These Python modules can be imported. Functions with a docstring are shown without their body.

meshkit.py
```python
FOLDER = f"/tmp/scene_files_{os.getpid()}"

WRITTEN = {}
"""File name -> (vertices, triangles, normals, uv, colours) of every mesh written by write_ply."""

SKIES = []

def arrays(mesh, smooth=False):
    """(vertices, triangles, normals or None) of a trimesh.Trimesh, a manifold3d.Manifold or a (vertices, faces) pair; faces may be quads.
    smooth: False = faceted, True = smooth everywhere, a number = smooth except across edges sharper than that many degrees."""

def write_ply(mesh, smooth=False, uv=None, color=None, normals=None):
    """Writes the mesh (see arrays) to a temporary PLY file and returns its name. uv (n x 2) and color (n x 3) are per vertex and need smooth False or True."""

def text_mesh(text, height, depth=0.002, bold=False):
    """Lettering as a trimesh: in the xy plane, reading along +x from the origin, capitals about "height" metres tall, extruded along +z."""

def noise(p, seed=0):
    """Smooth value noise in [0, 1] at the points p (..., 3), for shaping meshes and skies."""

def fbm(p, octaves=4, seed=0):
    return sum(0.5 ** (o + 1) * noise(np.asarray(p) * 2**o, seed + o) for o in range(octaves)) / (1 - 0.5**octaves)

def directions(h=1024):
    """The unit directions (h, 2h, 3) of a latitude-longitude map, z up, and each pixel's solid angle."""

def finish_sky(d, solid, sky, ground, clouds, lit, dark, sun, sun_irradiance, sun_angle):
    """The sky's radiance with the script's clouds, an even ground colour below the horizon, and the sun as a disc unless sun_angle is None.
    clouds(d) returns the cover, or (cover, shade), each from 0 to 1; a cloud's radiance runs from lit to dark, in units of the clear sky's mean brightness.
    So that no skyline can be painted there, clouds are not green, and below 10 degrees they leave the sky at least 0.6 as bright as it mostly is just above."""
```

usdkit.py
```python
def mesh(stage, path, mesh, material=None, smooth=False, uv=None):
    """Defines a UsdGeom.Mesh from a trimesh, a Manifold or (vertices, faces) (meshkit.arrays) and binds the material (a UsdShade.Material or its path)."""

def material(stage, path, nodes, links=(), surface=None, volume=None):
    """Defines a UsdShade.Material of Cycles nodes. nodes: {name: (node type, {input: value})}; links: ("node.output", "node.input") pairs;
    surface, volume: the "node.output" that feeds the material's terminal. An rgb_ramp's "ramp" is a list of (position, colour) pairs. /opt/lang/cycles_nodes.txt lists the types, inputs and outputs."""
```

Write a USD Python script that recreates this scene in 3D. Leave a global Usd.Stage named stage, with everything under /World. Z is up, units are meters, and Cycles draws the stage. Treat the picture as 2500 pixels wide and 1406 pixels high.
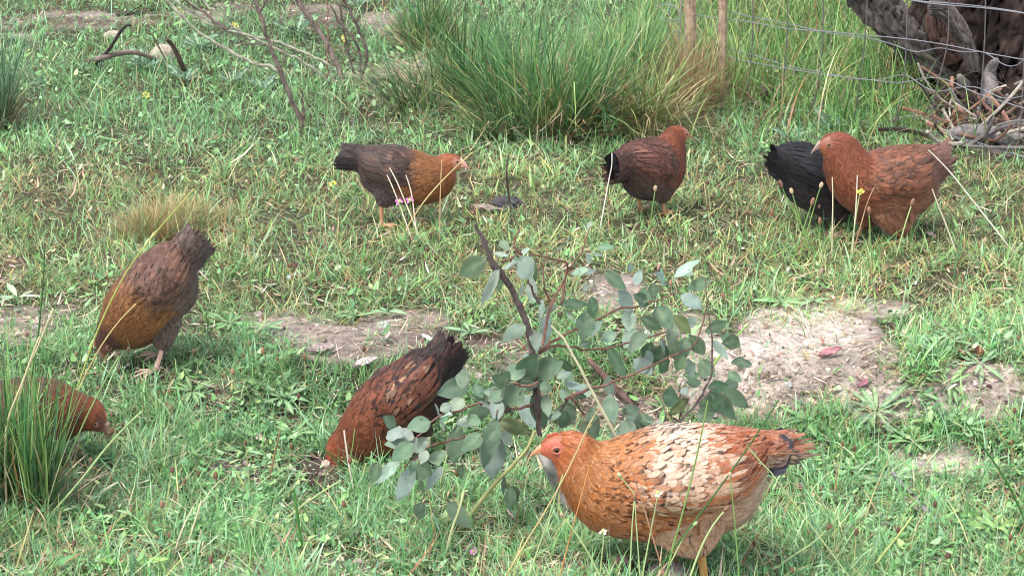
import math
import numpy as np
import trimesh
import manifold3d as m3
import meshkit
import usdkit
from scipy.interpolate import CubicSpline, PchipInterpolator
from scipy.ndimage import map_coordinates
from scipy.spatial import cKDTree
from pxr import Usd, UsdGeom, UsdLux, UsdShade, Gf, Sdf, Vt

stage = Usd.Stage.CreateInMemory()
UsdGeom.SetStageUpAxis(stage, "Z")
UsdGeom.SetStageMetersPerUnit(stage, 1.0)
world = UsdGeom.Xform.Define(stage, "/World")
stage.SetDefaultPrim(world.GetPrim())
UsdGeom.Scope.Define(stage, "/World/Looks")

# ---------------------------------------------------------------- camera, sky, sun, exposure
CAM_H, PITCH, FPX = 1.15, math.radians(15.7), 4500.0
EXPOSURE = 1.88
DENS = 1.0
cam = UsdGeom.Camera.Define(stage, "/World/camera")
cam.CreateProjectionAttr("perspective")
cam.CreateHorizontalApertureAttr(36.0)
cam.CreateVerticalApertureAttr(36.0 * 575 / 1024)
cam.CreateFocalLengthAttr(36.0 * FPX / 2500)
cam.CreateClippingRangeAttr(Gf.Vec2f(0.05, 2000))
cam.CreateExposureAttr(EXPOSURE)
_x = UsdGeom.Xformable(cam)
_x.AddTranslateOp().Set(Gf.Vec3d(0, 0, CAM_H))
_x.AddRotateXOp().Set(90.0 - math.degrees(PITCH))

SUN_DIR = np.array([-0.35, -0.30, 0.89]); SUN_DIR /= np.linalg.norm(SUN_DIR)
ELEV = math.asin(SUN_DIR[2]); ROT = math.atan2(SUN_DIR[0], SUN_DIR[1])
sky_mat = usdkit.material(stage, "/World/Looks/overcast_sky", {
    "s": ("sky_texture", {"sky_type": "single_scattering", "sun_disc": False, "sun_elevation": ELEV, "sun_rotation": ROT, "air_density": 1.0, "aerosol_density": 2.0}),
    "g": ("hsv", {"saturation": 0.42, "value": 1.0}),
    "tc": ("texture_coordinate", {}),
    "n": ("noise_texture", {"scale": 2.2, "detail": 5.0, "roughness": 0.55}),
    "r": ("map_range", {"from_min": 0.35, "from_max": 0.7, "to_min": 0.75, "to_max": 1.45}),
    "c": ("combine_color", {}),
    "m": ("mix", {"mix_type": "multiply", "fac": 1.0}),
    "bg": ("background_shader", {"strength": 0.12})},
    [("s.color", "g.color"), ("tc.generated", "n.vector"), ("n.fac", "r.value"), ("r.result", "c.r"), ("r.result", "c.g"), ("r.result", "c.b"),
     ("g.color", "m.color1"), ("c.color", "m.color2"), ("m.color", "bg.color")], surface="bg.background")
dome = UsdLux.DomeLight.Define(stage, "/World/sky")
UsdShade.MaterialBindingAPI.Apply(dome.GetPrim()).Bind(sky_mat)
sun = UsdLux.DistantLight.Define(stage, "/World/sun")
sun.CreateIntensityAttr(0.38); sun.CreateAngleAttr(12.0); sun.CreateNormalizeAttr(True)
sun.CreateColorAttr(Gf.Vec3f(1.0, 0.985, 0.96))
_z = SUN_DIR; _xa = np.cross([0, 0, 1.0], _z); _xa /= np.linalg.norm(_xa); _ya = np.cross(_z, _xa)
UsdGeom.Xformable(sun).AddTransformOp().Set(Gf.Matrix4d(*[float(k) for r in (_xa, _ya, _z) for k in (*r, 0)], 0, 0, 0, 1))

# ---------------------------------------------------------------- helpers
C0 = np.array([0, 0, CAM_H]); RI = np.array([1.0, 0, 0])
FW = np.array([0, math.cos(PITCH), -math.sin(PITCH)]); UP = np.array([0, math.sin(PITCH), math.cos(PITCH)])
smooth = lambda x, a, b: (lambda t: t * t * (3 - 2 * t))(np.clip((np.asarray(x, float) - a) / (b - a), 0, 1))


def lin(r, g, b, k=1.0):
    c = np.array([r, g, b], float) / 255
    return np.where(c < 0.04045, c / 12.92, ((c + 0.055) / 1.055) ** 2.4) * k


def P3(x, y, s, seed=0, oct=3):
    p = np.stack([np.asarray(x, float) * s, np.asarray(y, float) * s, np.zeros_like(np.asarray(x, float)) + seed * 3.7], -1)
    return meshkit.fbm(p, oct, seed) - 0.5


def G_exact(x, y):
    x = np.asarray(x, float); y = np.asarray(y, float)
    edge = 3.62 + 0.35 * P3(x, y * 0, 1.3, 5, 2)
    depth = 0.10 * smooth(x, -1.0, 0.6) + 0.035
    z = -depth * (1 - smooth(y, edge - 0.26, edge + 0.05))
    z = z + 0.075 * P3(x, y, 1.6, 1, 3) + 0.025 * P3(x, y, 7.0, 2, 3)
    return z + 0.05 * np.maximum(0, y - 5.6)


_tx, _ty = np.arange(-5, 5.001, 0.02), np.arange(0.6, 20.001, 0.02)
_table = G_exact(*np.meshgrid(_tx, _ty, indexing="ij"))


def G(x, y):
    """Height of the ground."""
    c = np.stack(np.broadcast_arrays((np.asarray(x, float) + 5) / 0.02, (np.asarray(y, float) - 0.6) / 0.02))
    return map_coordinates(_table, c.reshape(2, -1), order=1, mode="nearest").reshape(c.shape[1:])


def ray(px, py):
    px = np.asarray(px, float); py = np.asarray(py, float)
    d = FW + RI * ((px - 1250) / FPX)[..., None] + UP * ((703 - py) / FPX)[..., None]
    return d


def at(px, py):
    """The ground point seen at a pixel of the 2500-wide photograph."""
    d = ray(px, py)
    lo = np.full(d.shape[:-1], 1.5); hi = np.full(d.shape[:-1], 25.0)
    for t in np.linspace(1.5, 16, 60):                 # first crossing
        p = C0 + d * t
        below = p[..., 2] < G(p[..., 0], p[..., 1])
        hi = np.where(below & (hi > 24.9), t, hi)
        lo = np.where(hi > 24.9, t, lo)
    for _ in range(14):
        m = (lo + hi) / 2; p = C0 + d * m[..., None]
        below = p[..., 2] < G(p[..., 0], p[..., 1])
        hi = np.where(below, m, hi); lo = np.where(below, lo, m)
    p = C0 + d * hi[..., None]
    p[..., 2] = G(p[..., 0], p[..., 1])
    return p


def on_plane(px, py, B, n):
    """The point of the upright plane through B with normal n that is seen at a pixel."""
    d = ray(px, py)
    return C0 + d * (((B - C0) @ n) / (d @ n))[..., None]


def at_depth(px, py, y, lift=0.0):
    """The point at ground distance y seen at a pixel, kept above the ground."""
    d = ray(px, py)
    t = np.asarray(y, float) / d[..., 1]
    p = C0 + d * t[..., None]
    g = at(px, py)
    tg = (g[..., 1] - 0.0) / d[..., 1]
    t = np.minimum(t, tg - 0.02 - lift)
    return C0 + d * t[..., None]


def pix(p):
    q = np.asarray(p) - C0
    return 1250 + FPX * (q @ RI) / (q @ FW), 703 - FPX * (q @ UP) / (q @ FW)


used = {}


def path_for(parent, name):
    k = (parent, name); n = used.get(k, 0); used[k] = n + 1
    return f"{parent}/{name}" + (f"_{n:03d}" if n else "")


def tag(prim, label=None, cat=None, group=None, kind=None):
    prim = prim.GetPrim() if hasattr(prim, "GetPrim") else prim
    for k, v in (("label", label), ("category", cat), ("group", group), ("kind", kind)):
        if v: prim.SetCustomDataByKey(k, v)
    return prim


def thing(name, label, cat, loc=(0, 0, 0), rotz=0.0, group=None):
    p = path_for("/World", name)
    x = UsdGeom.Xform.Define(stage, p)
    x.AddTranslateOp().Set(Gf.Vec3d(*map(float, loc)))
    if rotz: x.AddRotateZOp().Set(math.degrees(rotz))
    tag(x, label, cat, group)
    return p


def mesh(parent, name, V, F, mat, col=None, sm=False, kind=None, label=None, loc=None):
    p = path_for(parent, name)
    V = np.asarray(V, float)
    if loc is not None: V = V - np.asarray(loc)
    m = usdkit.mesh(stage, p, (V, np.asarray(F, int)), LOOK[mat], smooth=sm)
    if loc is not None: m.AddTranslateOp().Set(Gf.Vec3d(*map(float, loc)))
    if col is not None:
        col = np.asarray(col, np.float32)
        if col.ndim == 1: col = np.tile(col, (len(V), 1))
        UsdGeom.PrimvarsAPI(m).CreatePrimvar("tint", Sdf.ValueTypeNames.Color3fArray, "vertex").Set(Vt.Vec3fArray.FromNumpy(col))
    if kind or label: tag(m, label=label, kind=kind)
    return p


def cat_mesh(parts):
    V, F, C, n = [], [], [], 0
    for v, f, c in parts:
        v = np.asarray(v); V.append(v); F.append(np.asarray(f) + n); n += len(v)
        C.append(np.tile(c, (len(v), 1)) if np.ndim(c) == 1 else c)
    return np.vstack(V), np.vstack(F), np.vstack(C)


def spline(pts, n):
    pts = np.asarray(pts, float)
    if len(pts) < 3: return np.linspace(pts[0], pts[-1], n)
    s = np.r_[0, np.cumsum(np.linalg.norm(np.diff(pts, axis=0), axis=1))]
    return CubicSpline(s, pts)(np.linspace(0, s[-1], n))


def tube(points, radii, sides=6, rough=0.0, seed=0):
    p = np.asarray(points, float); n = len(p)
    r = np.broadcast_to(np.asarray(radii, float), (n,)) if np.ndim(radii) == 0 else np.interp(np.linspace(0, 1, n), np.linspace(0, 1, len(radii)), radii)
    t = np.gradient(p, axis=0); t /= np.linalg.norm(t, axis=1, keepdims=True) + 1e-12
    a = np.cross(t[0], [0, 0, 1.0]) if abs(t[0][2]) < 0.9 else np.cross(t[0], [1.0, 0, 0])
    A = []
    for i in range(n):
        a = a - t[i] * (a @ t[i]); a /= np.linalg.norm(a) + 1e-12; A.append(a)
    A = np.array(A); Bv = np.cross(t, A)
    ang = np.arange(sides) * 2 * np.pi / sides
    rr = r[:, None] * np.ones(sides)[None]
    if rough: rr = rr * (1 + rough * np.random.default_rng(seed).normal(size=rr.shape))
    V = p[:, None] + rr[..., None] * (np.cos(ang)[None, :, None] * A[:, None] + np.sin(ang)[None, :, None] * Bv[:, None])
    i, j = np.meshgrid(np.arange(n - 1), np.arange(sides), indexing="ij")
    q = np.stack([i * sides + j, i * sides + (j + 1) % sides, (i + 1) * sides + (j + 1) % sides, (i + 1) * sides + j], -1).reshape(-1, 4)
    F = np.vstack([q[:, [0, 1, 2]], q[:, [0, 2, 3]]])
    V = V.reshape(-1, 3); e = len(V)
    V = np.vstack([V, p[0] - t[0] * r[0] * 0.4, p[-1] + t[-1] * r[-1] * 0.4])
    k = np.arange(sides); k2 = (k + 1) % sides; o = (n - 1) * sides
    F = np.vstack([F, np.stack([np.full(sides, e), k2, k], 1), np.stack([np.full(sides, e + 1), o + k, o + k2], 1)])
    return V, F


def blades(base, az, lean, curl, length, width, c0, c1, segs=3, twist=0.5, rng=None, tipw=0.0, kink=None):
    """Grass blades as curved tapering ribbons. base (n,3), the other arguments arrays (n,)."""
    n = len(base); t = np.linspace(0, 1, segs + 1)
    ang = lean[:, None] + curl[:, None] * t[None]
    if kink is not None: ang = ang + kink[:, None] * (t[None] > 0.55)
    dl = length[:, None] / segs
    h = np.concatenate([np.zeros((n, 1)), np.cumsum(np.sin(ang[:, :-1] + curl[:, None] / segs / 2) * dl, 1)], 1)
    v = np.concatenate([np.zeros((n, 1)), np.cumsum(np.cos(ang[:, :-1] + curl[:, None] / segs / 2) * dl, 1)], 1)
    dirh = np.stack([np.cos(az), np.sin(az), 0 * az], 1)
    ctr = base[:, None] + h[..., None] * dirh[:, None] + v[..., None] * np.array([0, 0, 1.0])
    sa = az + np.pi / 2 + (rng.normal(size=n) * twist if rng is not None else 0)
    side = np.stack([np.cos(sa), np.sin(sa), 0 * sa], 1)
    w = width[:, None] * 0.5 * np.maximum(1 - t[None] ** 1.8, tipw) * np.minimum(1, 0.6 + t[None] * 2)
    left = ctr - side[:, None] * w[..., None]; right = ctr + side[:, None] * w[..., None]
    k = segs if tipw == 0 else segs + 1
    V = np.concatenate([np.stack([left[:, :k], right[:, :k]], 2).reshape(n, 2 * k, 3)] + ([ctr[:, -1:]] if tipw == 0 else []), 1)
    f = []
    for i in range(k - 1): f += [[2 * i, 2 * i + 1, 2 * i + 3], [2 * i, 2 * i + 3, 2 * i + 2]]
    if tipw == 0: f += [[2 * k - 2, 2 * k - 1, 2 * k]]
    m = V.shape[1]
    F = (np.array(f)[None] + (np.arange(n) * m)[:, None, None]).reshape(-1, 3)
    tt = np.concatenate([np.repeat(t[:k], 2), [1.0] if tipw == 0 else []])
    Cc = c0[:, None] * (1 - tt[None, :, None]) + c1[:, None] * tt[None, :, None]
    return V.reshape(-1, 3), F, Cc.reshape(-1, 3)


def pick(rng, n, pal, w, jit=0.12):
    pal = np.array(pal); w = np.resize(np.array(w, float), len(pal)); w = w / w.sum()
    c = pal[rng.choice(len(pal), n, p=w)]
    return np.clip(c * np.exp(rng.normal(size=(n, 1)) * jit) * np.exp(rng.normal(size=(n, 3)) * 0.05), 0.004, 0.9)


def leafsheet(base, tip, nrm, width, fold=0.12, droop=0.0, nl=7, shape=0.85, wave=0.0, seed=0, blunt=False):
    """One broad leaf: oval outline between base and tip, folded along the midrib."""
    base = np.asarray(base, float); tip = np.asarray(tip, float)
    ax = tip - base; L = np.linalg.norm(ax); ax /= L
    nrm = np.asarray(nrm, float); nrm = nrm - ax * (nrm @ ax); nrm /= np.linalg.norm(nrm) + 1e-9
    sd = np.cross(ax, nrm); t = np.linspace(0, 1, nl)
    w = 0.5 * width * np.sin(np.pi * np.clip(t, 0.0, 1) ** shape) ** 0.85
    if blunt: w = 0.5 * width * np.clip(0.35 + t * 1.6, 0, 1) * np.sqrt(np.clip(1 - np.clip((t - 0.62) / 0.38, 0, 1) ** 2, 0, 1))
    w[0] = 0.03 * width; w[-1] = 0.03 * width
    c = base + ax * (t * L)[:, None] - nrm * (droop * L * t ** 2)[:, None]
    u = np.array([-1, -0.5, 0, 0.5, 1.0]); wv = np.random.default_rng(seed).normal(size=(nl, 5)) * wave * L
    V = c[:, None] + sd * (w[:, None] * u)[..., None] + nrm * (np.abs(u)[None] ** 1.3 * fold * width * np.sin(np.pi * t)[:, None] + wv)[..., None]
    i, j = np.meshgrid(np.arange(nl - 1), np.arange(4), indexing="ij")
    q = np.stack([i * 5 + j, i * 5 + j + 1, (i + 1) * 5 + j + 1, (i + 1) * 5 + j], -1).reshape(-1, 4)
    return V.reshape(-1, 3), np.vstack([q[:, [0, 1, 2]], q[:, [0, 2, 3]]])


# ---------------------------------------------------------------- materials
LOOK = {}


def look(name, nodes, links, surface):
    LOOK[name] = usdkit.material(stage, f"/World/Looks/{name}", nodes, links, surface=surface)


def tint_look(name, rough=0.6, spec=0.3, trans=0.0, var=0.25, nscale=60.0, bump=0.0, bscale=200.0, sheen=0.0, stretch=None, lo=None):
    """Vertex tint times fine noise; optionally lets light through (leaves, grass)."""
    nodes = {"a": ("attribute", {"attribute": "tint"}), "tc": ("texture_coordinate", {}),
             "n": ("noise_texture", {"scale": nscale, "detail": 4.0, "roughness": 0.65}),
             "r": ("map_range", {"from_min": 0.3, "from_max": 0.7, "to_min": 1 - var, "to_max": 1 + var}),
             "c": ("combine_color", {}), "m": ("mix", {"mix_type": "multiply", "fac": 1.0}),
             "p": ("principled_bsdf", {"roughness": rough, "specular_ior_level": spec, "sheen_weight": sheen, "sheen_roughness": 0.5})}
    links = [("n.fac", "r.value"), ("r.result", "c.r"), ("r.result", "c.g"), ("r.result", "c.b"), ("a.color", "m.color1"), ("c.color", "m.color2"), ("m.color", "p.base_color")]
    if stretch:
        nodes["mp"] = ("mapping", {"scale": stretch}); links += [("tc.object", "mp.vector"), ("mp.vector", "n.vector")]
    else: links += [("tc.object", "n.vector")]
    out = "p.BSDF"
    if bump:
        nodes["bn"] = ("noise_texture", {"scale": bscale, "detail": 5.0, "roughness": 0.7})
        nodes["b"] = ("bump", {"strength": 1.0, "distance": bump})
        links += [("mp.vector" if stretch else "tc.object", "bn.vector"), ("bn.fac", "b.height"), ("b.normal", "p.normal")]
    if trans:
        nodes["t"] = ("translucent_bsdf", {}); nodes["x"] = ("mix_closure", {"fac": trans})
        links += [("m.color", "t.color"), ("p.BSDF", "x.closure1"), ("t.BSDF", "x.closure2")]; out = "x.closure"
    look(name, nodes, links, out)


tint_look("grass", rough=0.55, spec=0.25, trans=0.20, var=0.2, nscale=25)
tint_look("feather", rough=0.65, spec=0.2, var=0.25, nscale=170, sheen=0.03)
tint_look("skin", rough=0.5, spec=0.4, var=0.2, nscale=300, bump=0.0006, bscale=700)
tint_look("horn", rough=0.42, spec=0.5, var=0.15, nscale=250, bump=0.0003, bscale=900)
tint_look("bark", rough=0.85, spec=0.15, var=0.45, nscale=45, bump=0.004, bscale=90)
tint_look("trunk_bark", rough=0.9, spec=0.1, var=0.55, nscale=16, bump=0.012, bscale=38, stretch=(1, 1, 0.35))
tint_look("stone", rough=0.9, spec=0.2, var=0.35, nscale=60, bump=0.003, bscale=160)
tint_look("soil", rough=0.95, spec=0.1, var=0.5, nscale=45, bump=0.02, bscale=85)
tint_look("wire", rough=0.45, spec=0.5, var=0.25, nscale=120)
tint_look("eye_gloss", rough=0.08, spec=0.6, var=0.05, nscale=400)
# eucalyptus leaves: waxy bloom, scattered brown specks, translucent a little
look("gum_leaf", {
    "a": ("attribute", {"attribute": "tint"}), "tc": ("texture_coordinate", {}),
    "n": ("noise_texture", {"scale": 40.0, "detail": 4.0, "roughness": 0.6}),
    "r": ("map_range", {"from_min": 0.3, "from_max": 0.7, "to_min": 0.8, "to_max": 1.18}),
    "c": ("combine_color", {}), "m": ("mix", {"mix_type": "multiply", "fac": 1.0}),
    "v": ("voronoi_texture", {"scale": 75.0}), "vr": ("map_range", {"from_min": 0.09, "from_max": 0.16, "to_min": 1.0, "to_max": 0.0, "clamp": True}),
    "n2": ("noise_texture", {"scale": 21.0, "detail": 1.0}), "n2r": ("map_range", {"from_min": 0.52, "from_max": 0.6, "to_min": 0.0, "to_max": 0.8, "clamp": True}),
    "mm": ("math", {"math_type": "multiply"}), "k": ("mix", {"color2": (0.05, 0.035, 0.03)}),
    "p": ("principled_bsdf", {"roughness": 0.6, "specular_ior_level": 0.22}), "t": ("translucent_bsdf", {}), "x": ("mix_closure", {"fac": 0.15})},
    [("tc.object", "n.vector"), ("n.fac", "r.value"), ("r.result", "c.r"), ("r.result", "c.g"), ("r.result", "c.b"), ("a.color", "m.color1"), ("c.color", "m.color2"),
     ("tc.object", "v.vector"), ("v.distance", "vr.value"), ("tc.object", "n2.vector"), ("n2.fac", "n2r.value"), ("vr.result", "mm.value1"), ("n2r.result", "mm.value2"),
     ("m.color", "k.color1"), ("mm.value", "k.fac"), ("k.color", "p.base_color"), ("k.color", "t.color"), ("p.BSDF", "x.closure1"), ("t.BSDF", "x.closure2")], "x.closure")

# ---------------------------------------------------------------- ground
# bare earth, as ellipses in the photograph's pixels projected on the ground: centre, radii, strength
BARE = [(2000, 905, 215, 95, 1.25), (1830, 960, 170, 72, 1.1), (1960, 800, 180, 55, .95), (1700, 900, 130, 95, .85), (2390, 960, 150, 75, .8), (2260, 960, 80, 50, .4),
        (2100, 755, 120, 30, .6), (1640, 800, 120, 60, .75), (1500, 720, 90, 50, .75), (1200, 880, 140, 65, .9), (1000, 800, 130, 44, .62), (800, 845, 200, 48, .68), (700, 785, 110, 36, .62),
        (50, 800, 110, 48, .7), (200, 775, 70, 40, .5), (0, 650, 70, 50, .5), (540, 950, 60, 35, .75), (600, 1150, 90, 45, .55), (760, 1150, 60, 35, .65), (1450, 990, 210, 75, .75),
        (600, 1390, 120, 20, .6), (820, 1385, 90, 22, .8), (1400, 1395, 220, 25, .7), (2150, 1010, 100, 30, .3), (2200, 1130, 60, 30, .5), (2330, 1120, 150, 40, .45),
        (150, 50, 150, 28, .62), (60, 80, 80, 22, .5), (340, 45, 100, 16, .5), (480, 40, 80, 18, .5), (760, 40, 90, 34, .7), (930, 55, 50, 36, .65), (560, 20, 70, 14, .4),
        (2430, 320, 150, 60, 1.2), (2440, 250, 140, 80, 1.2)]


def bare(x, y):
    px, py = pix(np.stack([x, y, G(x, y)], -1))
    b = np.zeros_like(px)
    for cx, cy, rx, ry, s in BARE:
        d = ((px - cx) / rx) ** 2 + ((py - cy) / ry) ** 2
        b = np.maximum(b, s * (1 - smooth(d, 0.35, 1.5)))
    b = b + (1.1 * P3(x, y, 5.5, 7, 3) + 0.9 * P3(x, y, 17.0, 8, 2)) * smooth(b, 0.0, 0.25)
    return np.clip(b + 0.35 * np.clip(P3(x, y, 4.0, 9, 3) - 0.12, 0, 1), 0, 1)


def trodden(x, y):
    """Spots where the birds' heads are down and the grass is scratched away."""
    px, py = pix(np.stack([x, y, G(x, y)], -1)); m = np.zeros_like(px)
    for cx, cy, rx, ry in ((815, 1172, 62, 46), (262, 878, 46, 34), (270, 1070, 50, 34), (360, 912, 72, 38)):
        m = np.maximum(m, 1 - smooth(((px - cx) / rx) ** 2 + ((py - cy) / ry) ** 2, 0.4, 1.3))
    return m


def axis(lo, hi, step, far):
    a = np.arange(lo, hi + step / 2, step); g = np.geomspace(step * 1.5, far, 26)
    return np.r_[lo - g[::-1], a, hi + g]


gx, gy = axis(-2.3, 2.3, 0.018, 500), axis(1.9, 8.6, 0.022, 500)
X, Y = np.meshgrid(gx, gy, indexing="ij")
near = (np.abs(X) < 3) & (Y > 1.2) & (Y < 10)
Z = np.where(near, G(X, Y), 0.05 * np.maximum(0, np.minimum(Y, 40) - 5.6) * 1.0 + 0.0)
B = np.where(near, bare(X, np.clip(Y, 1.4, 12)), 0.1)
Z = Z + np.where(near, B * 0.035 * P3(X, Y, 22.0, 11, 4), 0)
i, j = np.meshgrid(np.arange(len(gx) - 1), np.arange(len(gy) - 1), indexing="ij")
q = np.stack([i * len(gy) + j, (i + 1) * len(gy) + j, (i + 1) * len(gy) + j + 1, i * len(gy) + j + 1], -1).reshape(-1, 4)
soil_c = lin(200, 186, 174, 0.98); dark_c = lin(104, 88, 78, 0.75); green_c = lin(96, 104, 66, 0.7)
pn = (smooth(P3(X, Y, 5.0, 13, 3), -0.22, 0.2) * (0.40 + 0.60 * smooth(X, 0.15, 0.45) * (1 - smooth(Y, 4.3, 4.8))))[..., None]
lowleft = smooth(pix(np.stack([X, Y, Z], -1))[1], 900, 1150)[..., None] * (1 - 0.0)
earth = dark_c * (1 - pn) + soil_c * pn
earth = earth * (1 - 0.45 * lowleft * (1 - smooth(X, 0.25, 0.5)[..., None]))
under = dark_c * 0.36 + green_c * 0.26  # humus tone, darkened further to paint in the shade between blades
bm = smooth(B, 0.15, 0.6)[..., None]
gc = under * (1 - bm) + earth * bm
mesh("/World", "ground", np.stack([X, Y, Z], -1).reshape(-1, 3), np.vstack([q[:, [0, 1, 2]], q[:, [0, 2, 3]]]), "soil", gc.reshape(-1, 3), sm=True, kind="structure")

# ---------------------------------------------------------------- turf
rng = np.random.default_rng(11)
GREENS = [lin(112, 158, 96), lin(94, 146, 86), lin(138, 176, 116), lin(92, 138, 102), lin(136, 172, 136), lin(74, 122, 70), lin(168, 194, 152)]
STRAWS = [lin(186, 170, 128), lin(162, 142, 104), lin(200, 188, 152), lin(140, 112, 86), lin(172, 168, 106), lin(150, 104, 78)]


def scatter(n, x0=-600, x1=3050, y0=-90, y1=1500):
    px = rng.uniform(x0, x1, n); py = rng.uniform(y0, y1, n)
    return px, py, at(px, py)


def turf():
    n = int(575000 * DENS)
    px, py, p = scatter(n)
    b = bare(p[:, 0], p[:, 1])
    patch = P3(p[:, 0], p[:, 1], 3.0, 21, 3)
    tuft = P3(p[:, 0], p[:, 1], 14.0, 23, 2)
    keep = rng.random(n) < np.clip(0.80 - 1.0 * b + 1.7 * tuft, 0.03, 1) * (1 - 0.85 * trodden(p[:, 0], p[:, 1]))
    px, py, p, b, patch, tuft = (a[keep] for a in (px, py, p, b, patch, tuft)); n = len(p)
    # the middle band of the paddock is the most yellowed
    dry = 0.11 + 0.32 * smooth(py, 330, 470) * (1 - smooth(py, 700, 860)) + 0.10 * smooth(py, 1150, 1300) + 0.55 * patch + 0.35 * b
    straw = rng.random(n) < np.clip(dry, 0.05, 0.75)
    wet = smooth(-patch, -0.1, 0.25)
    c1 = np.where(straw[:, None], pick(rng, n, STRAWS, [3, 3, 2, 2, 3, 1]), pick(rng, n, GREENS, [3, 3, 2, 2, 2, 2, 1]))
    yel = (0.85 * smooth(py, 330, 450) * (1 - smooth(py, 720, 860)))[:, None] * rng.random((n, 1))
    c1 = c1 * (1 - yel) + (c1 * np.array([1.34, 1.10, 0.84])) * yel
    big = P3(p[:, 0], p[:, 1], 1.1, 25, 2) + 0.6 * tuft
    c1 = c1 * np.exp(0.9 * big)[:, None] * (1 + np.clip(-big, 0, .4)[:, None] * np.array([-0.25, 0.1, 0.0]))
    c0 = c1 * 0.55 + np.where(straw[:, None], lin(150, 130, 96), lin(140, 144, 92)) * 0.18  # base colour darkened so the gaps in the turf look shaded
    dist = p[:, 1]
    L = rng.gamma(5.0, 0.0074, n) * (1 + 1.6 * tuft + 0.6 * smooth(py, 900, 1250) * patch) * np.where(straw, 1.25, 1.0) * (1 - 0.35 * b)
    L = np.clip(L, 0.012, 0.11) * (1 + 0.25 * smooth(dist, 4.8, 6.5))
    W = rng.gamma(3.5, 0.00060, n).clip(0.0009, 0.006) * (0.6 + 0.14 * dist) * np.where(straw, 0.75, 1.0)
    lean = np.abs(rng.normal(0.75, 0.5, n)) + np.where(straw, 0.45, 0)
    curl = rng.normal(0.75, 0.5, n)
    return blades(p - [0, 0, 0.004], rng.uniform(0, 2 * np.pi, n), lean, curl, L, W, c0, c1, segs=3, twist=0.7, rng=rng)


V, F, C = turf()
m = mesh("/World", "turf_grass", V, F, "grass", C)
tag(stage.GetPrimAtPath(m), "short green and straw-coloured grass covering the paddock", "grass", kind="stuff")


def small_leaves():
    """Clover-like and ovate weed leaves between the grass."""
    n = int(78000 * DENS)
    px, py, p = scatter(n)
    b = bare(p[:, 0], p[:, 1]); pt = P3(p[:, 0], p[:, 1], 6.0, 31, 3)
    keep = rng.random(n) < np.clip((0.22 + 4.2 * pt) * (1 - 0.75 * smooth(py, 360, 450) * (1 - smooth(py, 650, 780))) - 0.6 * b + 0.55 * smooth(py, 370, 120) * (px < 1000) - trodden(p[:, 0], p[:, 1]) + 0.15 * smooth(py, 900, 1050), 0.02, 1)
    p = p[keep]; py = py[keep]; n = len(p)
    c = pick(rng, n, [lin(112, 150, 92), lin(92, 134, 82), lin(136, 168, 122), lin(78, 114, 76), lin(150, 170, 112)], [3, 3, 2, 2, 1])
    L = rng.gamma(5, 0.0026, n).clip(.006, .035) * (0.7 + 0.09 * p[:, 1])
    return blades(p + np.stack([0 * L, 0 * L, rng.uniform(0.0, 0.03, n)], 1), rng.uniform(0, 2 * np.pi, n), rng.uniform(0.7, 1.5, n), rng.normal(0.2, 0.3, n), L, L * rng.uniform(0.45, 0.75, n), c * 0.9, c, segs=3, twist=0.25, rng=rng)


V, F, C = small_leaves()
m = mesh("/World", "ground_cover", V, F, "grass", C)
tag(stage.GetPrimAtPath(m), "low leafy green weeds mixed into the grass", "weeds", kind="stuff")


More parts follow.
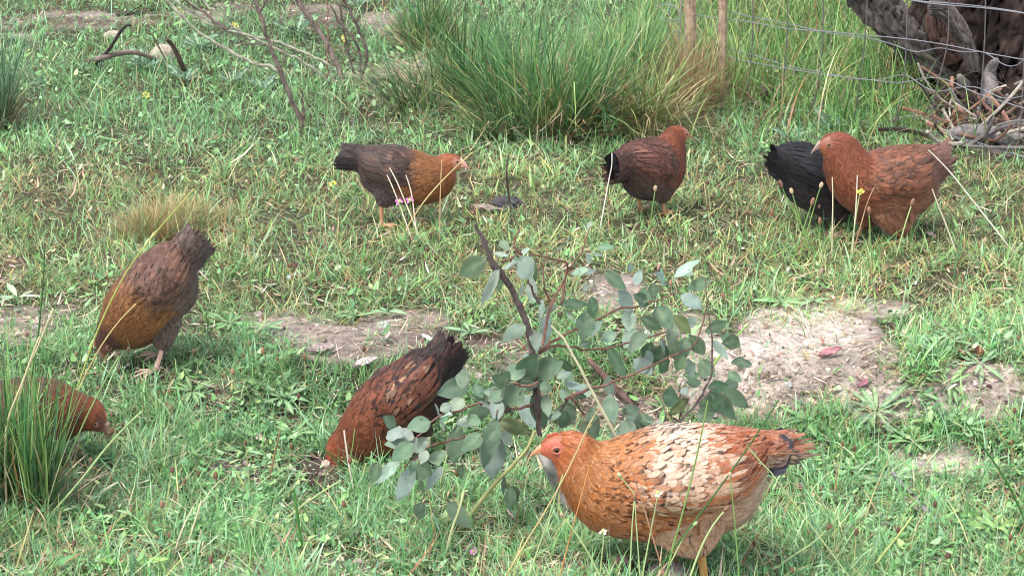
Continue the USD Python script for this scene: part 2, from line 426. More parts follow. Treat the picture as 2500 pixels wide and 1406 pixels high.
def litter():
    """Dead stems, leaf shreds and bark crumbs lying on the earth."""
    n = 78000
    px, py, p = scatter(n)
    b = bare(p[:, 0], p[:, 1])
    keep = rng.random(n) < 0.34 + 0.25 * b + 1.2 * np.clip(P3(p[:, 0], p[:, 1], 3.5, 33, 2), 0, 1)
    p = p[keep]; n = len(p)
    c = pick(rng, n, [lin(170, 150, 125), lin(130, 108, 94), lin(200, 184, 164), lin(96, 78, 68), lin(156, 124, 108)], [4, 2, 3, 1, 2], 0.2)
    L = rng.gamma(3.0, 0.011, n); W = np.where(rng.random(n) < 0.88, rng.uniform(0.0010, 0.0024, n), rng.uniform(0.004, 0.010, n)) * (0.6 + 0.13 * p[:, 1])
    return blades(p + np.stack([0 * L, 0 * L, rng.uniform(0.003, 0.012, n)], 1), rng.uniform(0, 2 * np.pi, n), rng.normal(1.5, 0.12, n), rng.normal(0, 0.3, n), L, W, c, c, segs=2, twist=0.4, rng=rng)


V, F, C = litter()
m = mesh("/World", "dead_litter", V, F, "grass", C)
tag(stage.GetPrimAtPath(m), "dead stems, leaf shreds and bark crumbs strewn over the ground", "litter", kind="stuff")


def crumbs():
    """Clods and grit on the bare earth."""
    n = 17000
    px, py, p = scatter(n); b = bare(p[:, 0], p[:, 1]); keep = rng.random(n) < smooth(b, 0.3, 0.8); p = p[keep]; n = len(p)
    m = trimesh.creation.icosahedron(); k = len(m.vertices)
    s = rng.gamma(2.0, 0.0016, n).clip(.001, .012)
    v = m.vertices[None] * (1 + rng.normal(0, 0.22, (n, k, 1))) * (s[:, None] * rng.uniform(0.7, 1.3, (n, 3)))[:, None] + (p + np.stack([0 * s, 0 * s, s * 0.3], 1))[:, None]
    f = (m.faces[None] + (np.arange(n) * k)[:, None, None]).reshape(-1, 3)
    c = pick(rng, n, [lin(196, 180, 168, .95), lin(160, 142, 130, .9), lin(212, 200, 190, .9), lin(112, 94, 84, .8)], [5, 3, 2, 1], .15)
    return v.reshape(-1, 3), f, np.repeat(c, k, 0)


V, F, C = crumbs()
tag(stage.GetPrimAtPath(mesh("/World", "soil_crumbs", V, F, "soil", C)), "clods and grit lying loose on the bare earth", "soil", kind="stuff")

# ---------------------------------------------------------------- hens
def mixc(a, b, t):
    t = np.asarray(t, float)
    t = t[..., None] if t.ndim else t
    return np.asarray(a) * (1 - t) + np.asarray(b) * t


class Loft:
    """A body of oval rings along a bent spine in the bird's upright middle plane: stations of (top, bottom) points, local x forward, z up."""

    def __init__(self, top, bot, wr, bulge=None):
        top, bot = np.asarray(top, float), np.asarray(bot, float)
        c, h = (top + bot) / 2, (top - bot) / 2
        s = np.r_[0, np.cumsum(np.maximum(np.linalg.norm(np.diff(c, axis=0), axis=1), 0.004))]
        self.len = s[-1]; s = s / s[-1]; self.s = s
        self.c, self.h = PchipInterpolator(s, c), PchipInterpolator(s, h)
        self.w = PchipInterpolator(s, np.asarray(wr, float) * np.linalg.norm(h, axis=1))
        self.bulge = bulge

    def __call__(self, s, th):
        s, th = np.broadcast_arrays(np.asarray(s, float), np.asarray(th, float))
        sc = np.clip(s, 0, 1); c, h, w = self.c(sc), self.h(sc), self.w(sc)
        ct, st = np.cos(th), np.sin(th)
        lat = w * np.sign(st) * np.abs(st) ** 0.9
        if self.bulge:
            s0, ds, t0, dt, amp = self.bulge
            a = np.abs(np.arctan2(st, ct))
            lat = lat + np.sign(st) * amp * np.exp(-((sc - s0) / ds) ** 6 - ((a - t0) / dt) ** 6)
        xz = c + h * ct[..., None]
        over = (s - sc)[..., None] * self.len
        if np.any(over):
            d = self.c(0.04) - self.c(0.0); d = d / np.linalg.norm(d)
            xz = xz + over * d
        return np.stack([xz[..., 0], lat, xz[..., 1]], -1)

    def frame(self, s, th, e=2e-3):
        p = self(s, th)
        ds = (self(np.minimum(s + e, 1), th) - self(np.maximum(s - e, 0), th)) / (np.minimum(s + e, 1) - np.maximum(s - e, 0))[..., None]
        dt = (self(s, th + 1e-2) - self(s, th - 1e-2)) / 2e-2
        n = np.cross(ds, dt); n /= np.linalg.norm(n, axis=-1, keepdims=True) + 1e-9
        return p, ds, dt, n

    def solid(self, ns=60, nt=36):
        s, th = np.meshgrid(np.linspace(0, 1, ns), np.arange(nt) * 2 * np.pi / nt, indexing="ij")
        V = self(s, th).reshape(-1, 3)
        i, j = np.meshgrid(np.arange(ns - 1), np.arange(nt), indexing="ij")
        q = np.stack([i * nt + j, i * nt + (j + 1) % nt, (i + 1) * nt + (j + 1) % nt, (i + 1) * nt + j], -1).reshape(-1, 4)
        F = np.vstack([q[:, [0, 1, 2]], q[:, [0, 2, 3]]]); e = len(V)
        a, b = V[:nt].mean(0), V[-nt:].mean(0)
        d0, d1 = a - V[nt:2 * nt].mean(0), b - V[-2 * nt:-nt].mean(0)
        V = np.vstack([V, a + d0 * 0.6, b + d1 * 0.6])
        k = np.arange(nt); k2 = (k + 1) % nt; o = (ns - 1) * nt
        F = np.vstack([F, np.stack([np.full(nt, e), k2, k], 1), np.stack([np.full(nt, e + 1), o + k, o + k2], 1)])
        m = trimesh.Trimesh(V, F, process=False)
        if m.volume < 0: F = F[:, ::-1]
        return V, F


NN = []


def barbs(loft, s0, th0, L, W, tilt, col, rng):
    """Fine loose barbs that soften the plumage: one slim triangle each."""
    p, ds, dt, nn = loft.frame(s0, th0)
    c = loft.c(s0); o = p - np.stack([c[:, 0], 0 * c[:, 0], c[:, 1]], 1); nn = nn * np.sign((nn * o).sum(1))[:, None]
    d = -ds / (np.linalg.norm(ds, axis=1, keepdims=True) + 1e-9); sd = np.cross(d, nn)
    d = d * np.cos(tilt)[:, None] + nn * np.sin(tilt)[:, None] + sd * rng.normal(0, 0.22, (len(p), 1))
    p = p + nn * 0.0025
    V = np.stack([p - sd * W[:, None] / 2, p + sd * W[:, None] / 2, p + d * L[:, None]], 1)
    r = rng.random((len(p), 4)); cc, ce, ct = col(s0, np.cos(th0), r)
    C = np.stack([cc, cc, np.clip(ce * 1.1, 0, .9)], 1)
    NN.append(np.repeat(nn, 3, 0))
    return V.reshape(-1, 3), np.arange(len(p) * 3).reshape(-1, 3), C.reshape(-1, 3)


def feathers(loft, s0, th0, L, W, lift, col, drift, rng, h0=0.0008, camber=0.25):
    """Small overlapping feathers that hug the loft. col(s, v, r) gives (centre, edge, tip) colours."""
    n = len(s0); t = np.array([0, 0.3, 0.65, 0.92, 1.0]); wt = np.array([0.5, 1.0, 0.92, 0.5, 0.06]); u = np.array([-1, 0, 1.0])
    p, ds, dt, nn = loft.frame(s0, th0)
    vs = np.linalg.norm(ds, axis=1) + 1e-6; vt = np.linalg.norm(dt, axis=1) + 2e-3
    S = s0[:, None, None] - t[None, :, None] * (L / vs)[:, None, None] + 0 * u[None, None]
    TH = th0[:, None, None] + u[None, None] * (wt[None] * (W * 0.5 / vt)[:, None])[..., None] + (drift[:, None] * t[None])[..., None]
    flat_s, flat_t = S.reshape(-1), TH.reshape(-1)
    P, dS, dT, N = loft.frame(np.clip(flat_s, 0.0, 1), flat_t)
    P = loft(flat_s, flat_t).reshape(n, 5, 3, 3); N = N.reshape(n, 5, 3, 3)
    c = loft.c(np.clip(flat_s, 0, 1)); out = P.reshape(-1, 3) - np.stack([c[:, 0], 0 * c[:, 0], c[:, 1]], 1)
    sgn = np.sign((N.reshape(-1, 3) * out).sum(1)).reshape(n, 5, 3, 1); N = N * np.where(sgn == 0, 1, sgn)
    hgt = h0 + lift[:, None] * t[None] ** 1.1
    H = hgt[..., None] + (camber * W)[:, None, None] * (1 - u[None, None] ** 2) * (0.35 + 0.0 * t[None, :, None])
    V = P + N * H[..., None]
    r = rng.random((n, 4))
    cc, ce, ct = col(s0, np.cos(th0), r)
    k = (t ** 3)[None, :, None, None]
    base = np.where((np.abs(u) > 0.5)[None, None, :, None], ce[:, None, None], cc[:, None, None])
    C = base * (1 - k) + ct[:, None, None] * k
    f = []
    for i in range(4):
        for j in range(2):
            a = i * 3 + j; f += [[a, a + 1, a + 4], [a, a + 4, a + 3]]
    F = (np.array(f)[None] + (np.arange(n) * 15)[:, None, None]).reshape(-1, 3)
    NN.append(N.reshape(-1, 3))
    return V.reshape(-1, 3), F, np.clip(C.reshape(-1, 3), 0.003, 0.95)


HEN_Y = {}


def set_normals(path):
    """The plumage is shaded as the soft surface it forms."""
    m = UsdGeom.Mesh(stage.GetPrimAtPath(path)); n = np.vstack(NN); NN.clear()
    V = np.array(m.GetPointsAttr().Get(), float); F = np.array(m.GetFaceVertexIndicesAttr().Get()).reshape(-1, 3)
    g = np.cross(V[F[:, 1]] - V[F[:, 0]], V[F[:, 2]] - V[F[:, 0]]); back = (g * n[F].sum(1)).sum(1) < 0
    F[back] = F[back][:, ::-1]; m.GetFaceVertexIndicesAttr().Set(Vt.IntArray.FromNumpy(F.astype(np.int32).ravel()))
    gn = np.zeros_like(n); gg = np.cross(V[F[:, 1]] - V[F[:, 0]], V[F[:, 2]] - V[F[:, 0]]); pass
    for k in range(3): np.add.at(gn, F[:, k], gg)
    gn /= np.linalg.norm(gn, axis=1, keepdims=True) + 1e-12
    n = 0.68 * n + 0.32 * gn + np.random.default_rng(3).normal(0, 0.10, n.shape); n /= np.linalg.norm(n, axis=1, keepdims=True)
    m.CreateNormalsAttr(Vt.Vec3fArray.FromNumpy(n.astype(np.float32))); m.SetNormalsInterpolation("vertex")


def hen(label, base_px, yaw, stations, beak, eye, tail, legs, col, face, shank, seed, nf=2600, width=1.0, wing=(0.30, 0.2), tailcol=None, wingcol=None,
        comb=None, face_s=0.93, fsize=1.0, beakcol=None, tail_n=22, wcurve=None, eye_s=1.0, lean=0.0):
    """A hen. Outlines are read off the photograph in the plane of the bird: stations tail to head as (top, bottom) pixel pairs."""
    nf = int(nf * 2.2); rng = np.random.default_rng(seed)
    Bp = at(*map(np.array, base_px)); hd = np.array([math.cos(yaw), math.sin(yaw), 0]); lt = np.array([-math.sin(yaw), math.cos(yaw), 0])

    def loc(q):
        P = on_plane(np.array(float(q[0])), np.array(float(q[1])), Bp, lt) - Bp
        return np.array([P @ hd, P[2]])

    T = np.array([loc(s[0]) for s in stations]); Bt = np.array([loc(s[1]) for s in stations])
    for q in (T, Bt): q[0] = q[0] * 0.15 + q[1] * 0.85; q[1] = q[1] * 0.55 + q[2] * 0.45
    n = len(T); x = np.linspace(0, 1, n)
    # how broad the bird is against its height, from tail to beak
    wc = np.interp(x, [0, 0.12, 0.24, 0.34, 0.55, 0.70, 0.82, 1.0], [0.75, 0.66, 0.72, 0.84, 0.88, 0.78, 0.74, 0.70]) if wcurve is None else np.interp(x, np.linspace(0, 1, len(wcurve)), wcurve)
    size = np.linalg.norm(T[0] - T[-1])
    body = Loft(T, Bt, wc * width, bulge=(wing[0] + 0.04, wing[1], 1.12, 0.58, 0.019 * size / 0.3))
    solids = [body.solid()]
    root = thing("hen", label, "hen", Bp, yaw, "hens foraging in the paddock")
    # thighs
    thighs = []
    for k, lg in enumerate(legs):
        side = lg["side"]; hip, hock, foot = loc(lg["hip"]), loc(lg["hock"]), loc(lg["foot"])
        off = side * 0.12 * size
        r0, r1 = lg.get("r0", 0.14) * size, lg.get("r1", 0.055) * 0.75 * size
        d = hock - hip; d /= np.linalg.norm(d); nrm = np.array([-d[1], d[0]])
        if nrm[0] < 0: nrm = -nrm
        pts = [hip - d * r0 * 0.6, hip, hip * 0.55 + hock * 0.45, hock, hock + d * r1 * 0.3]; rr = [r0 * 0.35, r0, r0 * 0.78, r1, r1 * 0.4]
        th = Loft([p + nrm * r for p, r in zip(pts, rr)], [p - nrm * r for p, r in zip(pts, rr)], [0.42, 0.42, 0.5, 0.75, 0.75])
        v, f = th.solid(18, 16); v = v + [0, off, 0]
        solids.append((v, f)); thighs.append((th, off))
    man = None
    for v, f in solids:
        mm = m3.Manifold(m3.Mesh(v.astype(np.float32), f.astype(np.uint32)))
        if mm.status() == m3.Error.NoError and not mm.is_empty(): man = mm if man is None else man + mm
    V, F, _ = meshkit.arrays(man)
    ss, tt = np.meshgrid(np.linspace(0, 1, 80), np.linspace(0, 2 * np.pi, 48), indexing="ij")
    kd = cKDTree(body(ss, tt).reshape(-1, 3)); _, idx = kd.query(V)
    sv, tv = ss.reshape(-1)[idx], tt.reshape(-1)[idx]
    cc, ce, _ = col(sv, np.cos(tv), np.full((len(sv), 4), 0.5))
    under = (cc + ce) / 2 * 0.8
    fm = smooth(sv, face_s - 0.02, face_s + 0.015) * (np.cos(tv) < 0.72)
    under = mixc(under, face, fm)
    mesh(root, "body", V, F, "skin", under, sm=True)
    # plumage
    s0 = rng.uniform(0.0, face_s + 0.03, nf * 4); t0 = rng.uniform(0, 2 * np.pi, nf * 4)
    ring = np.linalg.norm(body.h(s0), axis=1); dens = ring / ring.max()
    fs = fsize * size / 0.30
    small = smooth(s0, 0.55, 0.9)
    prob = dens * (1 + 3.2 * small ** 2)
    keep = (rng.random(len(s0)) < prob / prob.max()) & ~((s0 > face_s + 0.03 * rng.random(len(s0)) - 0.01) & (np.cos(t0) < 0.5))
    s0, t0 = s0[keep][:nf], t0[keep][:nf]; small = small[keep][:nf]; k = len(s0)
    L = (0.031 * (1 - small) + 0.015 * small) * fs * rng.uniform(0.8, 1.25, k)
    Wd = (0.0090 * (1 - small) + 0.0036 * small) * fs * rng.uniform(0.8, 1.2, k)
    rear = (1 - smooth(s0, 0.12, 0.3)) * (np.cos(t0) < 0.1)
    L *= (1 + 0.5 * rear) * np.clip(0.35 + s0 / 0.09, 0.35, 1); Wd *= 1 - 0.35 * rear
    lift = (0.0016 + 0.0020 * (1 - small)) * fs * rng.uniform(0.5, 1.5, k) * (1 + 0.8 * rear)
    order = np.argsort(s0)
    parts = [feathers(body, s0, t0, L, Wd, lift, col, rng.normal(0, 0.09, k), rng)]
    for th, off in thighs:
        m_ = 420; a0 = rng.uniform(0.15, 0.98, m_); b0 = rng.uniform(0, 2 * np.pi, m_)
        # thigh feathers point down to the hock: run the loft the other way round
        rev = Loft.__new__(Loft); rev.__dict__ = {}; rev.bulge = None; rev.len = th.len
        rev.c, rev.h, rev.w = (lambda s, g=th.c: g(1 - s)), (lambda s, g=th.h: g(1 - s)), (lambda s, g=th.w: g(1 - s))
        cf = lambda s, v, r: col(np.full_like(s, 0.33), np.full_like(s, -0.75), r)
        v, f, c = feathers(rev, a0, b0, np.full(m_, 0.024 * fs), np.full(m_, 0.008 * fs), np.full(m_, 0.002 * fs), cf, rng.normal(0, 0.1, m_), rng)
        parts.append((v + [0, off, 0], f, c))
    m_ = int(nf * 2.6); sb = rng.uniform(0, face_s - 0.03, m_ * 3); tb2 = rng.uniform(0, 2 * np.pi, m_ * 3); rg = np.linalg.norm(body.h(sb), axis=1)
    kp = rng.random(len(sb)) < rg / rg.max(); sb, tb2 = sb[kp][:m_], tb2[kp][:m_]; fl = (1 - smooth(sb, 0.1, 0.35)) * (np.cos(tb2) < 0.1) + 0.6 * (np.cos(tb2) < -0.5)
    parts.append(barbs(body, sb, tb2, (0.011 + 0.009 * fl) * fs * rng.uniform(0.5, 1.3, len(sb)), np.full(len(sb), 0.0009) * fs, np.abs(rng.normal(0.12, 0.12, len(sb))) + 0.12 * fl, col, rng))
    v, f, c = cat_mesh(parts)
    set_normals(mesh(root, "plumage", v, f, "feather", c, kind="stuff"))
    # wings: rows of larger feathers folded against each flank
    for side in (1, -1):
        a, b, Lw, Ww, hh = [], [], [], [], []
        rows = [(0.16, 0.62, 13, 0.028, 0.0105), (0.22, 0.64, 14, 0.026, 0.0105), (0.28, 0.68, 14, 0.024, 0.010), (0.33, 0.72, 14, 0.021, 0.009), (0.06, 0.80, 11, 0.060, 0.0115)]
        for ri, (ds_, vv, m_, ln, wd) in enumerate(rows):
            for q in range(m_):
                f_ = q / (m_ - 1)
                if ri < 4:
                    a.append(wing[0] - 0.12 + ds_ - 0.05 * abs(f_ - 0.5)); b.append(0.50 + f_ * 1.15)
                else:
                    a.append(wing[0] + 0.02 + 0.06 * f_); b.append(0.75 + f_ * 0.95)
                Lw.append(ln * fs * rng.uniform(0.9, 1.15)); Ww.append(wd * fs); hh.append(0.003 + 0.001 * ri)
        a, b = np.array(a) + rng.normal(0, 0.012, len(a)), np.array(b) + rng.normal(0, 0.05, len(b))
        v, f, c = feathers(body, a, side * b, np.array(Lw), np.array(Ww), np.array(hh) * fs, wingcol or col, side * np.full(len(a), -0.05), rng, h0=0.0025 * fs, camber=0.2)
        set_normals(mesh(root, "wing", v, f, "feather", c))
    # tail
    tb = (T[0] * 0.5 + Bt[0] * 0.5); e1, e2 = loc(tail[0]) * .62 + T[0] * .38, loc(tail[1]) * .62 + Bt[0] * .38; parts = []
    for q in range(tail_n):
        f_ = (q // 2) / max(1, tail_n // 2 - 1); sd = 1 if q % 2 else -1
        tip = e1 * (1 - f_) + e2 * f_; rt = T[0] * (0.75 - 0.55 * f_) + Bt[0] * (0.25 + 0.55 * f_)
        tip = tip + (tip - rt) * rng.uniform(-0.25, 0.0)
        rt = rt + (body.c(0.10) - body.c(0.0)); A = np.array([rt[0] + 0.0 * size, sd * 0.02 * size, rt[1]]); E = np.array([tip[0], sd * (0.03 + 0.035 * rng.random()) * size, tip[1]])
        v, f = leafsheet(A, E, [0.1, sd * 1.0, 0.3], 0.030 * size / 0.3 * rng.uniform(0.8, 1.2), fold=-0.05, droop=rng.normal(0, .03), nl=7, blunt=True)
        r = rng.random((1, 4)); tc = (tailcol or (lambda r: col(np.zeros(1), np.ones(1), r)[0]))(r)
        parts.append((v, f, np.tile(tc, (len(v), 1)) * rng.uniform(0.75, 1.25) * (1.05 - 0.25 * np.abs(np.tile([-1, -0.5, 0, 0.5, 1], 7))[:, None])))
    v, f, c = cat_mesh(parts)
    mesh(root, "tail", v, f, "feather", c)
    # beak
    e = body.c(1.0); hh = body.h(1.0); hw = float(body.w(1.0)); tipl = loc(beak)
    bc = beakcol if beakcol is not None else lin(196, 160, 130, .8)
    fwd = tipl - e; bl = np.linalg.norm(fwd); fwd /= bl; upn = np.array([-fwd[1], fwd[0]]); upn = upn * np.sign(upn @ hh)
    hgt = np.linalg.norm(hh) * 0.95
    for up_, f_len, nm in ((1, 1.0, "beak"), (-1, 0.86, "lower_beak")):
        ts = np.linspace(0, 1, 7); ctr = [e + fwd * (bl * (f_len + 0.25) * t - 0.25 * bl) + upn * (up_ * hgt * 0.34 * (1 - t) - (0.10 * bl * t ** 2.5 if up_ > 0 else 0)) for t in ts]
        rr = [hgt * 0.62 * (1 - t ** 1.4) + 0.0006 for t in ts]
        ctr = np.array(ctr); P = np.stack([ctr[:, 0], 0 * ts, ctr[:, 1]], 1)
        v, f = tube(P, rr, 10); v[:, 1] *= 0.72
        c = mixc(bc, bc * np.array([0.75, 0.7, 0.7]), np.clip((v[:, [0, 2]] - e) @ fwd / bl, 0, 1))
        mesh(root, nm, v, f, "horn", c, sm=True)
    # eyes
    el = loc(eye); gs, gt = np.meshgrid(np.linspace(max(0.75, face_s - 0.16), 1, 40), np.linspace(0.25, 2.2, 40), indexing="ij")
    sp = body(gs, gt); kk = np.argmin(((sp[..., [0, 2]] - el) ** 2).sum(-1)); pe = sp.reshape(-1, 3)[kk]
    er = 0.0045 * size / 0.3 * eye_s
    for side in (1, -1):
        c0 = pe * [1, side, 1] - np.array([0, side * er * 0.45, 0])
        ico = trimesh.creation.icosphere(2, er)
        iris = mixc(lin(170, 95, 35, .8), lin(12, 10, 8), smooth(side * ico.vertices[:, 1] / er, 0.72, 0.8))
        pth = mesh(root, "eye", ico.vertices + c0, ico.faces, "eye_gloss", iris, sm=True)
        ring = np.array([[math.cos(a) * er * 1.25, 0, math.sin(a) * er * 0.95] for a in np.linspace(0, 2 * np.pi, 17)]) + c0 + [0, side * er * 0.62, 0]
        v, f = tube(ring, er * 0.3, 6); mesh(pth, "eyelid", v, f, "skin", mixc(face, lin(225, 190, 170, .7), 0.15), sm=True)
    # comb and wattles
    cm = comb if comb is not None else lin(150, 66, 50, .5)
    for sgn, nm, s_rng, hgt_c in ((1, "comb", (0.945, 0.998), 0.006),):
        sq = np.linspace(*s_rng, 9); cen = body.c(sq) + body.h(sq) * sgn * 0.97; hv = body.h(sq); hv = hv / np.linalg.norm(hv, axis=1, keepdims=True)
        bumps = np.sin(np.linspace(0, np.pi, 9)) * (0.75 + 0.25 * np.cos(np.arange(9) * 2.6)) * hgt_c * size / 0.3
        P = np.stack([cen[:, 0], 0 * sq, cen[:, 1]], 1) + np.stack([hv[:, 0], 0 * sq, hv[:, 1]], 1) * sgn * bumps[:, None] * 0.35
        v, f = tube(P, np.maximum(bumps * 0.55, 0.0008), 8); v[:, 1] *= 0.6
        mesh(root, nm, v, f, "skin", cm, sm=True)
    # shanks and toes
    for lg in legs:
        side = lg["side"]; off = side * 0.13 * size; hock, foot = loc(lg["hock"]), loc(lg["foot"])
        fw = lg.get("spread", 0.0); rs = 0.0054 * size / 0.3
        A = np.array([hock[0], off, hock[1] + 0.01]); E = np.array([foot[0], off + lg.get("out", 0), foot[1] + rs])
        gl = lambda x_, y_: G(Bp[0] + hd[0] * x_ + lt[0] * y_, Bp[1] + hd[1] * x_ + lt[1] * y_) - Bp[2]
        if lg.get("ground", True): E[2] = gl(E[0], E[1]) + rs * 1.2
        M = A * 0.5 + E * 0.5 + np.array([-0.002, 0, 0])
        v, f = tube(spline([A, M, E], 7), np.array([1.35, 1.0, 0.95, 1.15]) * rs, 8)
        lp = mesh(root, "leg", v, f, "horn", shank, sm=True)
        for ang, ln in ((fw - 0.5, 0.042), (fw, 0.052), (fw + 0.5, 0.042), (fw + math.pi + 0.2 * side, 0.022)):
            ln *= size / 0.3; d = np.array([math.cos(ang), math.sin(ang)])
            pts = []
            for t in (0, 0.35, 0.7, 1.0):
                q = E[:2] + d * ln * t
                z = (gl(q[0], q[1]) + rs * 0.9) if lg.get("ground", True) else E[2] - ln * 0.5 * t
                pts.append([q[0], q[1], z + (rs * 0.8 * math.sin(t * 3.1))])
            v, f = tube(spline(pts, 8), np.array([0.8, 0.62, 0.5, 0.22]) * rs, 7)
            mesh(lp, "toe", v, f, "horn", shank * 0.95, sm=True)
    HEN_Y[seed] = Bp[1]
    return root


def speck(base, alt, p, r, j=0.14):
    """Blend two plumage colours at random from feather to feather."""
    m = np.clip((np.asarray(p) - r[:, 0]) * 6 + 0.5, 0, 1)
    c = mixc(base, alt, m)
    return c * (1 + j * 2 * (r[:, 1:2] - 0.5))


K = 0.42
RUST, RUSTD, CREAM, INK = lin(178, 92, 44, K), lin(132, 62, 34, K), lin(236, 212, 184, K), lin(46, 38, 38, K)


def col_speckled(s, v, r):
    breast = lin(196, 118, 62, K); rust = lin(176, 92, 52, K)
    white = smooth(s, 0.26, 0.50) * (1 - smooth(s, 0.56, 0.70)) * smooth(v, -0.35, 0.55)
    base = mixc(np.tile(breast, (len(s), 1)), rust, (1 - smooth(s, 0.38, 0.5)) * smooth(v, -0.3, 0.3))
    base = mixc(base, lin(224, 194, 164, K), (1 - smooth(s, 0.20, 0.48)) * smooth(-v, -0.1, 0.4) * 0.85)
    m = np.clip((white * 0.8 + 0.25 - r[:, 0]) * 2.2 + 0.3, 0, 1) * (0.30 + 0.70 * white)
    c = mixc(base, lin(238, 214, 188, K * 1.1), m)
    neck = smooth(s, 0.66, 0.74)
    c = mixc(c, lin(198, 124, 64, K), neck * 0.85); c = mixc(c, lin(200, 112, 62, K), smooth(s, 0.84, 0.90))
    c = c * (0.85 + 0.3 * r[:, 1:2])
    zone = smooth(s, 0.44, 0.52) * (1 - smooth(s, 0.72, 0.82)) * (0.4 + 0.6 * (v > -0.3))
    dark = (r[:, 2] < 0.24 * zone) | (r[:, 2] < 0.04 * (s < 0.6))
    c = mixc(c, lin(76, 72, 76, K), (1 - smooth(s, 0.02, 0.1)) * (r[:, 3] < 0.6) * 0.8)
    tip = np.where(dark[:, None], INK * 0.7, mixc(c, lin(250, 230, 205, K * 1.1), 0.25 * r[:, 3]))
    cen = np.where((dark & (r[:, 3] < 0.5))[:, None], c * 0.6, c)
    return cen, mixc(c, rust, 0.55 * white + 0.1), tip


def col_speckled_wing(s, v, r):
    c, e, t = col_speckled(s, v, r)
    k = smooth(v, -0.5, 0.6); alt = speck(np.tile(lin(190, 116, 70, K), (len(s), 1)), lin(226, 188, 152, K), 0.45, r)
    alt = mixc(alt, lin(150, 78, 44, K), (v < -0.05) * (r[:, 3] < .5) * .8)
    return mixc(alt, c, k * .75), mixc(mixc(alt, lin(236, 206, 174, K), .45), e, k * .5), mixc(alt, t, k * .8)


def col_plain(main, alt, neck, head, belly, rear, p_alt=0.3, edge=1.15, fleck=0.0, neck_s=(0.58, 0.74), rear_s=(0.08, 0.28)):
    def f(s, v, r):
        c = speck(np.tile(main, (len(s), 1)), alt, p_alt, r)
        c = mixc(c, belly, smooth(-v, 0.0, 0.6) * (1 - smooth(s, 0.45, 0.7)))
        c = mixc(c, rear, (1 - smooth(s, *rear_s)) * (0.75 + 0.25 * smooth(-v, -0.2, 0.5)))
        nk = smooth(s + 0.10 * (v < -0.2), *neck_s)
        c = mixc(c, neck, nk); c = mixc(c, head, smooth(s, 0.84, 0.92))
        c = c * (0.72 + 0.56 * r[:, 1:2])
        dk = (r[:, 2] < fleck * (1 - smooth(s, 0.85, 0.95)))[:, None]
        c = c * 0.86 + 0.14 * c.mean(1, keepdims=True); cen = np.where(dk, c * 0.35, c)
        return cen, c * edge, np.where(dk, c * 0.45, c * (0.95 + 0.25 * r[:, 3:4]))
    return f

PINKLEG, ORANGELEG, SLATE, YELLEG = lin(212, 170, 152, .65), lin(196, 144, 104, .6), lin(70, 72, 76, .6), lin(206, 174, 116, .6)
# 1 speckled ginger and cream hen, front
hen("large ginger and cream hen with black flecks, in front of the leafy gum branch", (1672, 1418), math.radians(184),
    [((1936, 1068), (1928, 1104)), ((1904, 1060), (1896, 1124)), ((1870, 1061), (1860, 1132)), ((1840, 1058), (1844, 1200)), ((1795, 1054), (1806, 1262)), ((1728, 1050), (1722, 1292)), ((1650, 1053), (1624, 1306)), ((1570, 1064), (1524, 1298)),
     ((1512, 1080), (1448, 1280)), ((1472, 1087), (1402, 1240)), ((1450, 1079), (1376, 1192)), ((1424, 1064), (1363, 1148)), ((1395, 1057), (1352, 1129)), ((1366, 1057), (1342, 1119)),
     ((1340, 1066), (1330, 1113)), ((1321, 1084), (1322, 1109))],
    (1290, 1113), (1355, 1089), ((1946, 1070), (1930, 1112)),
    [dict(side=1, hip=(1672, 1250), hock=(1694, 1322), foot=(1708, 1414), r0=0.16, r1=0.05), dict(side=-1, hip=(1664, 1250), hock=(1672, 1318), foot=(1690, 1406), r0=0.15, r1=0.06)],
    col_speckled, lin(212, 112, 82, .45), lin(206, 152, 88, .55), 1, nf=4600, fsize=0.95, wing=(0.36, 0.2), tailcol=lambda r: lin(88, 86, 94, K) if r[0, 0] < .75 else lin(140, 118, 108, K),
    beakcol=lin(220, 156, 116, .6), comb=lin(206, 98, 72, .45), face_s=0.915, wingcol=col_speckled_wing)
# 2 pecking rust hen, middle
c2 = col_plain(lin(128, 66, 40, K), lin(62, 46, 42, K), lin(142, 74, 36, K), lin(168, 84, 42, K), lin(84, 56, 42, K), lin(56, 47, 47, K), 0.42, 1.25, 0.22, rear_s=(0.26, 0.42))
hen("rust and dark brown hen pecking with head down, left of the gum branch", (1000, 1128), math.radians(194),
    [((1084, 826), (1120, 856)), ((1062, 832), (1118, 896)), ((1040, 856), (1098, 930)), ((1010, 864), (1086, 976)), ((964, 897), (1058, 1018)), ((922, 920), (1015, 1062)), ((886, 954), (970, 1092)), ((858, 992), (928, 1112)),
     ((838, 1025), (892, 1126)), ((822, 1055), (864, 1132)), ((806, 1076), (848, 1133)), ((798, 1098), (838, 1137)), ((798, 1120), (829, 1142)), ((804, 1138), (824, 1150))],
    (811, 1176), (828, 1128), ((1098, 838), (1116, 880)),
    [dict(side=1, hip=(990, 1040), hock=(1000, 1090), foot=(1004, 1130)), dict(side=-1, hip=(1000, 1040), hock=(1020, 1085), foot=(1030, 1122))],
    c2, lin(180, 92, 64, .6), PINKLEG, 2, nf=3000, tailcol=lambda r: lin(64, 58, 60, K) * (0.7 + 0.6 * r[0, 0]), wingcol=col_plain(lin(120, 68, 44, K), lin(170, 128, 96, K), RUST, RUST, RUSTD, lin(66, 52, 46, K), 0.10, 1.3, 0.1, rear_s=(0.2, 0.36)),
    beakcol=lin(212, 140, 112, .8), width=0.95)
